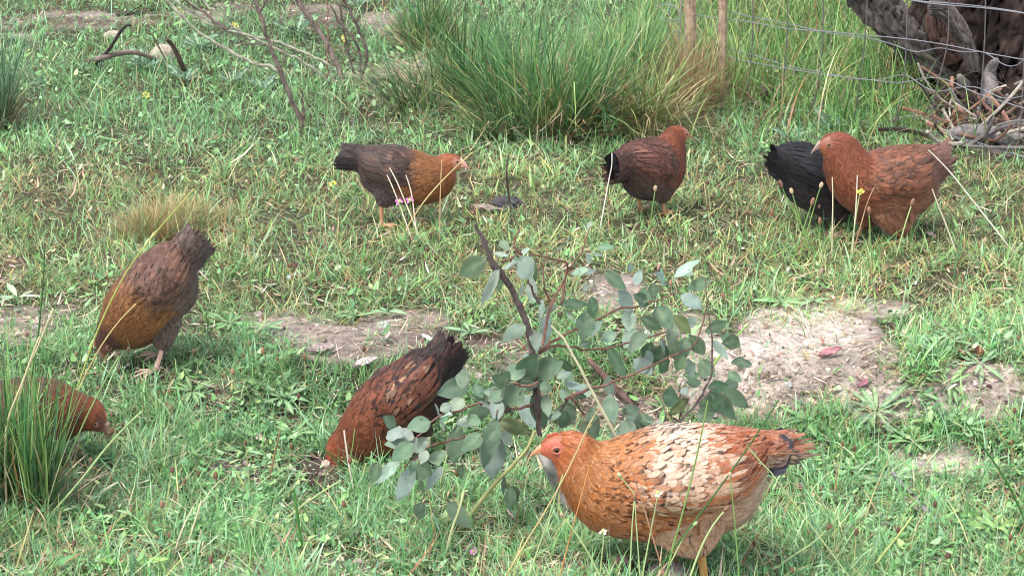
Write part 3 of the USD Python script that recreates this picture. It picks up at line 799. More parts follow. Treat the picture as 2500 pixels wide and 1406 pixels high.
# 3 brown hen left, head down
c3 = col_plain(lin(112, 78, 62, K), lin(136, 92, 70, K), lin(146, 92, 42, K), lin(86, 54, 40, K), lin(112, 92, 82, K), lin(104, 88, 82, K), 0.35, 1.3, 0.1, (0.55, 0.68))
hen("brown hen with golden neck striding with head down, on the left", (372, 893), math.radians(203),
    [((468, 562), (500, 600)), ((446, 568), (498, 634)), ((428, 590), (474, 656)), ((398, 600), (476, 694)), ((352, 630), (466, 738)), ((313, 665), (430, 776)), ((284, 698), (396, 812)), ((262, 730), (354, 836)),
     ((250, 768), (318, 847)), ((242, 795), (296, 848)), ((236, 815), (284, 849)), ((233, 836), (275, 857)), ((238, 853), (267, 865))],
    (258, 884), (262, 843), ((474, 562), (500, 604)),
    [dict(side=1, hip=(392, 770), hock=(388, 836), foot=(368, 893), r0=0.115, spread=0.15), dict(side=-1, hip=(395, 770), hock=(398, 838), foot=(398, 868), r0=0.11)],
    c3, lin(104, 64, 54, .6), PINKLEG, 3, nf=2600, tailcol=lambda r: lin(108, 92, 86, K) * (0.7 + 0.6 * r[0, 0]), beakcol=lin(120, 84, 70, .8), width=0.95, comb=lin(120, 62, 52, .8))
# 4 hen behind the left tussock
c4 = col_plain(lin(96, 62, 46, K), lin(128, 72, 40, K), lin(134, 76, 38, K), lin(150, 80, 40, K), lin(96, 66, 48, K), lin(80, 60, 50, K), 0.35, 1.25, 0.25)
hen("brown hen with rust head half hidden behind the front left rush tussock", (92, 1142), math.radians(-8),
    [((-70, 955), (-62, 1010)), ((-30, 942), (-28, 1056)), ((30, 930), (34, 1090)), ((92, 930), (92, 1096)), ((138, 936), (138, 1086)), ((170, 955), (168, 1068)),
     ((196, 965), (192, 1054)), ((220, 973), (208, 1047)), ((240, 984), (221, 1047)), ((254, 1002), (233, 1051)), ((260, 1024), (246, 1054))],
    (261, 1063), (242, 1029), ((-120, 930), (-110, 1000)),
    [dict(side=-1, hip=(95, 1050), hock=(120, 1098), foot=(126, 1140)), dict(side=1, hip=(70, 1050), hock=(60, 1095), foot=(56, 1136))],
    c4, lin(100, 62, 50, .6), lin(170, 130, 116, .8), 4, nf=2400, tailcol=lambda r: lin(70, 58, 54, K), beakcol=lin(140, 110, 96, .8), comb=lin(196, 120, 104, .8))
# 5 dark brown hen standing, back centre
c5 = col_plain(lin(84, 66, 60, K), lin(112, 78, 62, K), lin(158, 98, 46, K), lin(172, 94, 46, K), lin(92, 76, 74, K), lin(66, 58, 58, K), 0.3, 1.25, 0.12, (0.60, 0.70))
hen("dark brown hen with orange neck standing side-on below the rush tussock", (955, 548), math.radians(-6),
    [((830, 366), (834, 404)), ((850, 354), (848, 410)), ((878, 358), (878, 414)), ((906, 361), (893, 452)), ((942, 359), (920, 472)), ((976, 361), (965, 489)), ((1010, 370), (1015, 496)), ((1036, 379), (1060, 490)),
     ((1056, 385), (1090, 475)), ((1068, 384), (1108, 448)), ((1081, 379), (1110, 428)), ((1096, 377), (1112, 419)), ((1111, 379), (1118, 416)), ((1124, 385), (1124, 413))],
    (1145, 409), (1118, 393), ((828, 376), (832, 404)),
    [dict(side=-1, hip=(955, 455), hock=(938, 492), foot=(940, 549), r1=0.05), dict(side=1, hip=(995, 458), hock=(1006, 506), foot=(1000, 545), r1=0.05)],
    c5, lin(178, 118, 92, .55), ORANGELEG, 5, nf=2600, tailcol=lambda r: lin(62, 56, 58, K) * (0.7 + 0.6 * r[0, 0]), beakcol=lin(206, 158, 140, .8), wing=(0.30, 0.2))
# 6 reddish hen seen from behind
c6 = col_plain(lin(124, 76, 60, K), lin(98, 66, 56, K), lin(152, 78, 44, K), lin(176, 88, 44, K), lin(92, 72, 62, K), lin(92, 66, 58, K), 0.3, 1.2, 0.1)
hen("reddish brown hen with black tail seen from behind, beside the fence post tussock", (1592, 523), math.radians(42),
    [((1482, 384), (1490, 432)), ((1504, 374), (1510, 442)), ((1528, 366), (1526, 440)), ((1546, 352), (1542, 466)), ((1568, 344), (1570, 484)), ((1594, 340), (1604, 484)), ((1612, 338), (1634, 460)), ((1624, 332), (1652, 430)),
     ((1630, 322), (1660, 396)), ((1638, 314), (1662, 366)), ((1649, 309), (1667, 350)), ((1660, 309), (1672, 343)), ((1671, 316), (1675, 338))],
    (1693, 337), (1668, 327), ((1474, 388), (1488, 434)),
    [dict(side=-1, hip=(1596, 440), hock=(1596, 486), foot=(1600, 524), r0=0.2, r1=0.07), dict(side=1, hip=(1578, 440), hock=(1582, 482), foot=(1586, 514), r0=0.2, r1=0.07)],
    c6, lin(164, 88, 62, .55), ORANGELEG, 6, nf=2400, tailcol=lambda r: lin(40, 38, 42, K) * (0.6 + 0.8 * r[0, 0]), beakcol=lin(150, 110, 90, .8), width=0.85)
# 7 black hen
c7 = col_plain(lin(34, 33, 36, .5), lin(26, 26, 32, .5), lin(32, 31, 34, .5), lin(32, 31, 34, .5), lin(56, 48, 46, .45), lin(34, 33, 36, .5), 0.3, 1.15)
hen("black hen bending down behind the bright red hen on the right", (2035, 557), math.radians(18),
    [((1882, 374), (1888, 414)), ((1902, 362), (1906, 436)), ((1930, 353), (1922, 470)), ((1965, 353), (1960, 504)), ((2000, 362), (2008, 522)), ((2040, 380), (2048, 520)), ((2075, 405), (2078, 512)),
     ((2105, 440), (2098, 508)), ((2125, 468), (2112, 514)), ((2135, 492), (2120, 522)), ((2138, 508), (2124, 534)), ((2137, 520), (2128, 538))],
    (2136, 552), (2132, 512), ((1876, 380), (1886, 414)),
    [dict(side=-1, hip=(2030, 480), hock=(2050, 524), foot=(2066, 562), r0=0.16), dict(side=1, hip=(2020, 480), hock=(2024, 520), foot=(2022, 552))],
    c7, lin(60, 40, 40, .8), SLATE, 7, nf=2200, tailcol=lambda r: lin(30, 30, 34, .7), beakcol=lin(60, 56, 56, .8), comb=lin(90, 40, 40, .8), width=0.9)
# 8 red hen
c8 = col_plain(lin(148, 88, 58, K), lin(122, 82, 64, K), lin(154, 82, 48, K), lin(156, 82, 50, K), lin(152, 98, 66, K), lin(128, 94, 84, K), 0.3, 1.15, 0.05)
hen("bright red hen standing tall with head turned left, in front of the black hen", (2142, 594), math.radians(190),
    [((2310, 362), (2312, 408)), ((2294, 356), (2300, 430)), ((2276, 358), (2278, 452)), ((2256, 359), (2268, 488)), ((2230, 359), (2248, 510)), ((2190, 362), (2198, 530)), ((2155, 369), (2138, 528)), ((2128, 377), (2084, 514)), ((2112, 371), (2045, 482)),
     ((2104, 361), (2026, 450)), ((2095, 349), (2017, 415)), ((2080, 336), (2015, 392)), ((2060, 327), (2013, 385)), ((2036, 326), (2008, 376)), ((2016, 332), (2002, 369)), ((2001, 345), (2001, 365))],
    (1977, 375), (2017, 351), ((2316, 366), (2312, 408)),
    [dict(side=1, hip=(2172, 505), hock=(2188, 560), foot=(2182, 594), r0=0.19, r1=0.07), dict(side=-1, hip=(2140, 505), hock=(2124, 558), foot=(2104, 592), r0=0.17, r1=0.06)],
    c8, lin(158, 92, 64, .5), YELLEG, 8, nf=3000, tailcol=lambda r: lin(112, 84, 78, K) if r[0, 0] < .7 else lin(50, 48, 54, K), beakcol=lin(168, 140, 128, .6), wing=(0.30, 0.18), comb=lin(150, 74, 54, .45))

# ---------------------------------------------------------------- tussocks and long grass
def tussock(label, base_px, n, hgt, rad, pal, w, lean=0.35, curl=0.5, wid=0.003, seed=0, name="rush_tussock", cat="tussock", straw=0.18, strawpal=None, group=None, az=None):
    r = np.random.default_rng(seed)
    B = at(np.array(base_px[0]), np.array(base_px[1])); root = thing(name, label, cat, B)
    n = int(n * 0.80); wid *= 1.35; lean *= 1.15; straw = min(0.7, straw * 1.5)
    nsub = 9; sub = r.normal(0, rad * 0.55, (nsub, 2)); saz = r.normal(0, 0.7, nsub); shg = r.uniform(0.62, 1.2, nsub); slean = r.uniform(0.5, 1.7, nsub); scol = r.uniform(0.75, 1.3, nsub)
    for nm, k, pl, ll in (("green_blade", int(n * (1 - straw)), pal, lean), ("dead_blade", int(n * straw), strawpal or STRAWS, lean * 1.9)):
        if k < 3: continue
        ww = w if pl is pal else [1] * len(pl)
        a = r.uniform(0, 2 * np.pi, k); q = rad * np.sqrt(r.random(k)); g_ = r.integers(0, nsub, k)
        xy = np.stack([np.cos(a) * q, np.sin(a) * q], 1) * 0.45 + sub[g_] + r.normal(0, rad * 0.06, (k, 2)); a = np.where(r.random(k) < .6, np.arctan2(xy[:, 1], xy[:, 0]) + saz[g_], a)
        z = G(B[0] + xy[:, 0], B[1] + xy[:, 1]) - B[2] - 0.006
        L = hgt * r.uniform(0.45, 1.1, k) * shg[g_] * (1.0 if pl is pal else 0.75)
        c1 = pick(r, k, pl, ww, 0.16) * scol[g_][:, None]; c0 = c1 * 0.5 + lin(140, 118, 84) * 0.08  # dark base colour paints shade into the foot of the clump
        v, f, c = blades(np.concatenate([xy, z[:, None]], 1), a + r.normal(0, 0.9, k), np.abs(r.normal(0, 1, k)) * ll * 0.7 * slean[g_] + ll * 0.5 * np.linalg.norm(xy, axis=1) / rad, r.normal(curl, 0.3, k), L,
                         wid * r.uniform(0.7, 1.3, k), c0, c1, segs=5, twist=0.5, rng=r, kink=np.where(r.random(k) < 0.14, r.uniform(0.5, 1.3, k), 0))
        mesh(root, nm, v, f, "grass", c, kind="stuff")
    k = int(n * 0.22); xy = r.normal(0, rad * 0.75, (k, 2)); z = G(B[0] + xy[:, 0], B[1] + xy[:, 1]) - B[2] + r.uniform(0, 0.05, k) * hgt * 2
    c = pick(r, k, [lin(150, 130, 104), lin(112, 92, 76), lin(180, 164, 136), lin(86, 70, 58)], [3, 3, 2, 2], .2)
    v, f, c = blades(np.concatenate([xy, z[:, None]], 1), np.arctan2(xy[:, 1], xy[:, 0]) + r.normal(0, .9, k), np.abs(r.normal(1.15, .3, k)), r.normal(.3, .3, k), hgt * r.uniform(.2, .5, k), wid * r.uniform(.6, 1.1, k), c, c, segs=4, rng=r)
    mesh(root, "dead_thatch", v, f, "grass", c, kind="stuff")
    return root


RUSH = [lin(74, 116, 62), lin(56, 96, 52), lin(102, 140, 80), lin(62, 106, 74), lin(42, 78, 40), lin(120, 138, 80)]
OLIVE = [lin(120, 140, 76), lin(98, 122, 62), lin(146, 158, 92), lin(134, 118, 74), lin(88, 112, 64)]
BROWN = [lin(150, 124, 92), lin(176, 152, 114), lin(124, 100, 76), lin(144, 136, 90), lin(108, 108, 66)]
STRAWY = [lin(190, 172, 128), lin(168, 144, 106), lin(206, 192, 152)]
tussock("big dense dark green rush tussock at the back centre", (1345, 318), 2600, 0.47, 0.19, RUSH, [3, 3, 2, 2, 2, 1], 0.5, 0.55, 0.0038, 41)
tussock("dark green rush tussock left of the biggest one, above the straw pile", (1150, 255), 1700, 0.44, 0.17, RUSH, [2, 4, 1, 2, 3, 1], 0.48, 0.5, 0.0036, 42)
tussock("smallest dark green rush tussock at the top, left of the others", (1052, 120), 700, 0.36, 0.09, RUSH, [2, 4, 1, 2, 3], 0.42, 0.4, 0.0036, 43)
tussock("light green rush tussock at the back, between the biggest one and the fence", (1500, 225), 1500, 0.44, 0.16, RUSH[:4] + OLIVE[:2], [3, 2, 3, 3, 2, 2], 0.45, 0.5, 0.0036, 44)
tussock("drooping half dead tussock of straw blades behind the reddish hen's head", (1585, 322), 1900, 0.40, 0.13, OLIVE, [2, 2, 2, 2, 2], 0.7, 1.0, 0.0036, 45, name="drooping_tussock", straw=0.6, strawpal=STRAWY + [BROWN[1]])
tussock("red-brown dry tussock growing round the fence post", (1705, 262), 1300, 0.30, 0.11, BROWN, [3, 2, 3, 2, 1], 0.28, 0.25, 0.0030, 46, name="dry_tussock", straw=0.25, strawpal=BROWN[:3])
tussock("fresh green rush tussock at the front left edge, in front of a hen", (28, 1238), 760, 0.29, 0.055, RUSH[:4] + [lin(132, 160, 92)], [3, 2, 3, 2, 2], 0.14, 0.16, 0.0030, 47, straw=0.10)
tussock("grey-green rush tussock cut by the left edge at the back", (-30, 318), 800, 0.38, 0.08, [lin(86, 118, 88), lin(66, 98, 74), lin(108, 138, 104), lin(60, 86, 60)], [3, 3, 2, 2], 0.30, 0.25, 0.0030, 48, straw=0.12)
tussock("small brownish fine-leaved tuft above the striding brown hen", (385, 556), 2400, 0.135, 0.115, [lin(128, 142, 92), lin(148, 120, 80), lin(112, 130, 84), lin(160, 142, 100)], [3, 3, 2, 2], 0.5, 0.4, 0.0018, 49, name="grass_tuft", straw=0.3, strawpal=BROWN[:3])


def long_grass():
    n = 17000; r = np.random.default_rng(51)
    px = r.uniform(1560, 2620, n); py = r.uniform(-60, 400, n)
    line = 215 + (px - 1690) * 0.235                                     # thick along the fence, thinner in front of it
    keep = r.random(n) < np.where(py < line + 20, 0.85, 0.22 * np.exp(-(py - line - 20) / 60)) * np.where((px > 2260) & (py > 90) & (py < 400), 0.07, 1)
    px, py = px[keep], py[keep]; p = at(px, py); n = len(p)
    keep2 = r.random(n) < 0.75 + P3(p[:, 0], p[:, 1], 5, 53, 3) * 2; p = p[keep2]; n = len(p)
    st = r.random(n) < 0.14
    c1 = np.where(st[:, None], pick(r, n, STRAWS, [3, 3, 2, 2, 3]), pick(r, n, [lin(104, 146, 76), lin(82, 126, 62), lin(130, 164, 92), lin(66, 104, 54), lin(112, 130, 70)], [3, 3, 2, 2, 2]))
    L = r.gamma(5, 0.042, n); 
    return blades(p - [0, 0, 0.006], r.uniform(0, 2 * np.pi, n), np.abs(r.normal(0.35, 0.3, n)), r.normal(0.9, 0.5, n), np.clip(L, 0.05, 0.36), r.uniform(0.0028, 0.0062, n), c1 * 0.45 + lin(140, 120, 80) * 0.06, c1, segs=5, twist=0.6, rng=r,  # blade feet tinted darker, shade low in the stand painted in
                  kink=np.where(r.random(n) < 0.12, r.uniform(0.5, 1.4, n), 0))


V, F, C = long_grass()
tag(stage.GetPrimAtPath(mesh("/World", "long_grass", V, F, "grass", C)), "tall unmown green grass along the wire fence", "grass", kind="stuff")


def mid_grass():
    """Taller uneven grass, weeds and stems in drifts."""
    n = 31000; r = np.random.default_rng(55)
    px = r.uniform(-600, 3050, n); py = r.uniform(-60, 1500, n); p = at(px, py); b = bare(p[:, 0], p[:, 1])
    pr = 0.10 + 1.6 * np.clip(P3(p[:, 0], p[:, 1], 2.2, 57, 3), -0.1, 1) + 0.35 * smooth(py, 380, 250) * (px < 1000) + 0.30 * smooth(py, 1200, 1330) + 0.5 * smooth(py, 1340, 1400) * (px > 1340) * (px < 2050)
    keep = r.random(n) < np.clip(pr, 0.04, 1) * np.clip(1 - 1.1 * b, 0, 1); p = p[keep]; py = py[keep]; n = len(p)
    st = r.random(n) < 0.34
    c1 = np.where(st[:, None], pick(r, n, STRAWS, [3, 3, 2, 2, 3]), pick(r, n, GREENS + [lin(150, 176, 132)], [3, 3, 2, 2, 2, 2, 2, 2]))
    px_ = pix(p)[0]; L = r.gamma(5, 0.015, n) * (1 + 0.35 * (py < 300) * (px_ < 1000))
    # a drift of longer grass on the near side of the front hen
    k = 1500; q = np.stack([r.uniform(0.07, 0.42, k), HEN_Y[1] - r.uniform(0.10, 0.27, k)], 1); q = np.concatenate([q, G(q[:, 0], q[:, 1])[:, None]], 1)
    p = np.concatenate([p, q]); L = np.r_[L, r.uniform(0.04, 0.115, k)]; c1 = np.concatenate([c1, pick(r, k, GREENS + STRAWS[:2], [3, 3, 2, 2, 2, 2, 1, 2, 1])]); st = np.r_[st, np.zeros(k, bool)]; n += k
    return blades(p - [0, 0, 0.004], r.uniform(0, 2 * np.pi, n), np.abs(r.normal(0.5, 0.35, n)) + 0.25 * st, r.normal(0.7, 0.5, n), np.clip(L, 0.03, 0.2), r.uniform(0.0016, 0.004, n) * (0.65 + 0.1 * p[:, 1]), c1 * 0.55, c1, segs=4, twist=0.6, rng=r,  # darker blade feet: painted shade deep in the grass
                  kink=np.where(r.random(n) < 0.1, r.uniform(0.5, 1.4, n), 0))


V, F, C = mid_grass()
tag(stage.GetPrimAtPath(mesh("/World", "meadow_grass", V, F, "grass", C)), "taller loose grass blades and bent stems scattered over the turf", "grass", kind="stuff")



def seed_heads():
    """Small brown plantain heads dotted over the paddock on thin stems."""
    n = 520; r = np.random.default_rng(58); px = r.uniform(-150, 2650, n); py = r.uniform(280, 1450, n); p = at(px, py); b = bare(p[:, 0], p[:, 1])
    keep = (r.random(n) < 0.35 + 1.8 * P3(p[:, 0], p[:, 1], 2.0, 59, 2)) & (b < .4); p = p[keep]; n = len(p); h = r.uniform(0.03, 0.11, n); az = r.uniform(0, 6.28, n); ln = np.abs(r.normal(0.25, .2, n))
    v, f, c = blades(p, az, ln, 0 * h, h, np.full(n, 0.0022), np.tile(lin(140, 150, 96), (n, 1)), np.tile(lin(150, 144, 100), (n, 1)), segs=2, rng=r, tipw=.6)
    tip = p + np.stack([np.cos(az) * np.sin(ln) * h, np.sin(az) * np.sin(ln) * h, np.cos(ln) * h], 1)
    m = trimesh.creation.icosphere(1, 1.0); k = len(m.vertices); s = r.uniform(0.7, 1.2, n)
    hv = m.vertices[None] * (np.array([.0034, .0034, .0062]) * s[:, None])[:, None] + tip[:, None]; hf = (m.faces[None] + (np.arange(n) * k)[:, None, None]).reshape(-1, 3)
    hc = np.repeat(pick(r, n, [lin(120, 88, 70, .8), lin(150, 118, 92, .8), lin(104, 76, 64, .8)], [3, 2, 2]), k, 0)
    return cat_mesh([(v, f, c), (hv.reshape(-1, 3), hf, hc)])


V, F, C = seed_heads()
tag(stage.GetPrimAtPath(mesh("/World", "plantain_heads", V, F, "grass", C)), "small brown plantain seed heads dotted over the grass", "weeds", kind="stuff")

# ---------------------------------------------------------------- wire fence
FA, FB = at(np.array(1655.0), np.array(225.0)), at(np.array(2500.0), np.array(392.0))
fd = FB - FA; fd[2] = 0; fd /= np.linalg.norm(fd); fn = np.array([-fd[1], fd[0], 0])
fence = thing("wire_fence", "sagging old grey wire mesh fence with a weathered post at the top right", "fence", FA)
fpl = lambda q, off=0.0: on_plane(np.array(float(q[0])), np.array(float(q[1])), FA + fn * off, fn) - FA
WIRES = [([(1690, -150), (1900, -95), (2150, -20), (2230, 2), (2400, 20), (2500, 33), (2620, 48)], .0), ([(2090, -45), (2190, -4), (2310, 8), (2410, 18), (2560, 44)], .012),
         ([(1682, 33), (1760, 46), (1840, 56), (1917, 70), (2010, 77), (2120, 87), (2215, 96), (2320, 112), (2420, 132), (2510, 148), (2620, 170)], .0),
         ([(1765, 24), (1835, 42), (1920, 58), (1990, 74), (2080, 90), (2160, 103), (2212, 121), (2240, 127), (2290, 118), (2350, 127), (2405, 130), (2430, 145), (2500, 148)], .012),
         ([(1752, 136), (1830, 152), (1910, 166), (2000, 181), (2090, 192), (2160, 200), (2212, 201), (2250, 192), (2310, 195), (2370, 222), (2440, 246), (2500, 265), (2600, 292)], .0),
         ([(1757, 120), (1860, 142), (1930, 163), (2010, 178), (2100, 195), (2180, 188), (2212, 184), (2245, 205), (2290, 223), (2330, 217), (2385, 214), (2450, 240), (2500, 234), (2600, 240)], .012),
         ([(1820, 247), (1900, 262), (1980, 276), (2060, 290), (2140, 302), (2220, 312), (2300, 327), (2400, 352), (2500, 384), (2600, 415)], .0),
         ([(1890, 266), (1990, 280), (2100, 304), (2190, 318), (2290, 330), (2330, 338), (2420, 362), (2520, 392)], .012)]
for pts, off in WIRES:
    v, f = tube(spline([fpl(q, off) for q in pts], 60), 0.0017, 6)
    mesh(fence, "wire", v, f, "wire", lin(118, 118, 124, .6))
for pts in [[(1837, -60), (1838, 50), (1833, 160), (1822, 248)], [(1924, -80), (1922, 70), (1916, 166), (1900, 262)], [(2012, -70), (2009, 78), (2001, 180), (1981, 277)], [(2117, -70), (2112, 90), (2100, 194), (2084, 294)],
            [(2215, -60), (2213, 96), (2205, 200), (2194, 262), (2166, 350)], [(2318, -40), (2316, 40), (2312, 112), (2290, 200), (2278, 290)], [(2405, -30), (2406, 20), (2402, 130), (2396, 220), (2382, 320), (2370, 352)],
            [(2500, -30), (2502, 34), (2500, 148), (2494, 265), (2484, 372)], [(1775, -80), (1772, 30), (1768, 120), (1766, 200)]]:
    v, f = tube(spline([fpl(q, .006) for q in pts], 24), 0.0021, 6)
    mesh(fence, "picket_wire", v, f, "wire", lin(92, 86, 86, .6))
# loose curls of wire by the post
for pts in [[(1600, 20), (1612, 14), (1640, 14), (1652, 20), (1658, 32), (1662, 52)], [(1612, 42), (1632, 48), (1664, 50)], [(1634, 84), (1646, 78), (1664, 80)], [(1592, 106), (1606, 103), (1630, 104)], [(1636, -20), (1634, 30), (1630, 80), (1628, 120)], [(1664, -20), (1661, 60), (1656, 120)], [(1628, 92), (1642, 116), (1654, 128)]]:
    v, f = tube(spline([fpl(q, .02) for q in pts], 24), 0.0024, 6); mesh(fence, "loose_wire", v, f, "wire", lin(112, 110, 112, .8))
for q0, q1, w_, nm in (((1684, -120), (1688, 232), 13, "post"), ((1766, -120), (1764, 215), 10, "post")):
    a, b = fpl(q1, -.02), fpl(q0, -.02)
    v, f = tube(np.linspace(a - [0, 0, .02], b, 14), w_ * 7 / FPX, 9, rough=0.07, seed=5)
    mesh(fence, nm, v, f, "bark", lin(150, 128, 108, .75))

# ---------------------------------------------------------------- stump with roots at the top right
TB = at(np.array(2450.0), np.array(215.0))
trunk = thing("tree_trunk", "massive rotten red-brown tree trunk with grey roots behind the fence", "tree trunk", TB)
th, zz = np.meshgrid(np.arange(240) * 2 * np.pi / 240, np.linspace(-0.06, 1.3, 150), indexing="ij")
fl = 0.30 + 0.16 * np.exp(-np.maximum(zz, 0) / 0.16) + 0.05 * np.sin(3 * th + 1.0) * np.exp(-np.maximum(zz, 0) / 0.5)
nz = meshkit.fbm(np.stack([np.cos(th) * 5, np.sin(th) * 5, zz * 3.0], -1), 4, 61) - 0.5; rid = np.abs(meshkit.fbm(np.stack([np.cos(th) * 7, np.sin(th) * 7, zz * 4], -1), 3, 62) - 0.5)
nf_ = meshkit.fbm(np.stack([np.cos(th) * 22, np.sin(th) * 22, zz * 20], -1), 3, 63) - 0.5
rr = fl + 0.16 * nz + 0.07 * nf_ - 0.22 * np.exp(-rid / 0.035) * 0.35
V = np.stack([np.cos(th) * rr, np.sin(th) * rr, zz], -1)
i, j = np.meshgrid(np.arange(240), np.arange(149), indexing="ij")
q = np.stack([i * 150 + j, (i + 1) % 240 * 150 + j, (i + 1) % 240 * 150 + j + 1, i * 150 + j + 1], -1).reshape(-1, 4)
F = np.vstack([q[:, [0, 1, 2]], q[:, [0, 2, 3]]]); V = V.reshape(-1, 3)
F = np.vstack([F, np.stack([np.full(240, len(V)), np.arange(240) * 150 + 149, (np.arange(240) + 1) % 240 * 150 + 149], 1)]); V = np.vstack([V, [0, 0, 1.32]])
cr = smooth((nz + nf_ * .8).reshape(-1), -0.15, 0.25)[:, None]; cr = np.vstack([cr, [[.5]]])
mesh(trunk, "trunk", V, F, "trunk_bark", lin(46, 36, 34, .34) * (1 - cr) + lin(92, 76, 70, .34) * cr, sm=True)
tpl = lambda q, y: at_depth(np.array(float(q[0])), np.array(float(q[1])), y) - TB
for pts, rad, ydep, col_ in [([(2050, -150), (2110, -40), (2165, 40), (2235, 110), (2300, 160), (2345, 215)], [62, 56, 46, 40, 34, 30], TB[1] - 0.25, lin(128, 118, 112, .36)),
                             ([(2270, 20), (2310, 30), (2340, 70), (2365, 120), (2375, 175)], [16, 18, 18, 16, 14], TB[1] - 0.42, lin(122, 112, 108, .34)),
                             ([(2330, 150), (2300, 100), (2285, 60), (2290, 20)], [20, 24, 22, 18], TB[1] - 0.3, lin(86, 66, 60, .6))]:
    p = spline(spline([tpl(q, ydep) for q in pts], 26), 110); r_ = np.interp(np.linspace(0, 1, 110), np.linspace(0, 1, len(rad)), np.array(rad) * 6.8 / FPX); sd = 56
    v, f = tube(p, r_, sd); an = np.tile(np.arange(sd) * 2 * np.pi / sd, 110); al = np.repeat(np.r_[0, np.cumsum(np.linalg.norm(np.diff(p, axis=0), axis=1))], sd)
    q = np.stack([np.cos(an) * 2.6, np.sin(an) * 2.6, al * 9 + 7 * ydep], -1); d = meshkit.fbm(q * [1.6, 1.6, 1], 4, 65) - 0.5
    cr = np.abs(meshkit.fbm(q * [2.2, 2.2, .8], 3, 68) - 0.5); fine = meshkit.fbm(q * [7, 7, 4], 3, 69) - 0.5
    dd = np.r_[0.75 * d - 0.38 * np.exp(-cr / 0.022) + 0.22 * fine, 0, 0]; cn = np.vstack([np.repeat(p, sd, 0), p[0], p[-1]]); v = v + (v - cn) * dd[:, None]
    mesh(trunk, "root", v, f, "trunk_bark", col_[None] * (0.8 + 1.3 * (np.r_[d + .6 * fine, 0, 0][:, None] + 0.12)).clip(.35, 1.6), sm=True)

# ---------------------------------------------------------------- sticks, logs, bark
def stick(label, pts, rad, col_, name="stick", cat="stick", lift=0.008, rough=0.06, seed=0, part=None, ends=None, sides=8, group=None, n=18):
    """A dead stick lying where the photograph shows it; points are (px, py, height above the ground)."""
    P = []
    for q in pts:
        h = q[2] if len(q) > 2 else lift
        g = at(np.array(float(q[0])), np.array(float(q[1]))); d = ray(np.array(float(q[0])), np.array(float(q[1])))
        P.append(g - d * (h / max(0.12, -d[2])))
    P = np.array(P); depth = np.linalg.norm(P.mean(0) - C0)
    v, f = tube(spline(P, n), np.array(rad, float) * depth / FPX, sides, rough=rough, seed=seed)
    B = P[0].copy()
    c = np.tile(col_, (len(v), 1)) * (0.8 + 0.4 * np.random.default_rng(seed).random((len(v), 1)))
    if ends is not None:
        k = sides * 3; c[:k] = ends; c[n * sides - k:] = ends
    if part: return mesh(part, name, v - B0[part], f, "bark", c, sm=True)
    p = mesh("/World", name, v, f, "bark", c, sm=True, loc=B)
    tag(stage.GetPrimAtPath(p), label, cat, group); return p


GREY, DARK, BRN, PALE = lin(144, 136, 132, .5), lin(62, 54, 50, .8), lin(120, 100, 88, .75), lin(196, 184, 168, .75)
stick("thick silver grey log lying at the foot of the fence on the right", [(2306, 330, .02), (2360, 322, .03), (2420, 328, .03), (2480, 342, .02), (2560, 352, .01)], [9, 19, 20, 16, 10], GREY, "log", "log", seed=1)
stick("forked grey splinter of wood standing among the sticks under the trunk", [(2395, 262, .0), (2375, 232, .03), (2352, 205, .07), (2342, 186, .10)], [24, 22, 16, 7], GREY, "wood_splinter", "wood", seed=2)
stick("long grey splintered root piece upright below the trunk", [(2425, 275, .0), (2420, 230, .05), (2415, 190, .09), (2432, 150, .13)], [22, 24, 18, 9], lin(140, 132, 132, .5), "wood_splinter", "wood", seed=3)
stick("curved pale root looping on the ground at the right edge", [(2440, 335, .0), (2455, 312, .03), (2490, 305, .03), (2540, 312, .01)], [8, 8, 7, 6], lin(140, 124, 116, .75), "stick", seed=4)
stick("long brown stick slanting up to the right edge above the grey log", [(2330, 318, .01), (2420, 300, .02), (2470, 270, .05), (2520, 232, .09)], [5, 6, 5, 4], BRN, seed=5)
stick("thin dark stick on the grey log's right end", [(2440, 368, .0), (2480, 350, .02), (2530, 320, .04)], [6, 6, 5], DARK, seed=6)
stick("upright tan broken branch stub near the right edge", [(2490, 245, .0), (2486, 205, .05), (2478, 168, .1)], [12, 11, 8], lin(156, 134, 112, .75), seed=7)
stick("grey forked stick leaning on the trunk's root", [(2250, 170, .0), (2290, 120, .05), (2330, 92, .08)], [7, 8, 5], lin(126, 112, 106, .75), seed=8)
stick("dark log end half hidden in the long grass behind the fence", [(1848, 232, .0), (1868, 222, .03), (1890, 236, .01)], [14, 15, 12], lin(88, 76, 66, .8), "log", "log", seed=9)
r = np.random.default_rng(71); pt = []
for k in range(210):
    p0 = at(r.uniform(2300, 2620), r.uniform(200, 372)); a = r.uniform(0, 2 * np.pi); L = r.uniform(0.06, 0.26)
    p1 = p0 + [math.cos(a) * L, math.sin(a) * L, abs(r.normal(0, 0.09))]; p0 = p0 + [0, 0, r.uniform(0, 0.03)]
    v, f = tube(spline([p0, (p0 + p1) / 2 + r.normal(0, 0.012, 3), p1], 6), r.uniform(0.0015, 0.0075), 5)
    pt.append((v, f, [GREY, BRN, DARK, PALE * .8, lin(150, 112, 96, .7)][r.integers(5)] * r.uniform(0.7, 1.1)))
V, F, C = cat_mesh(pt); tag(stage.GetPrimAtPath(mesh("/World", "twig_litter", V, F, "bark", C)), "heap of small dead twigs and bark under the trunk", "twigs", kind="stuff")

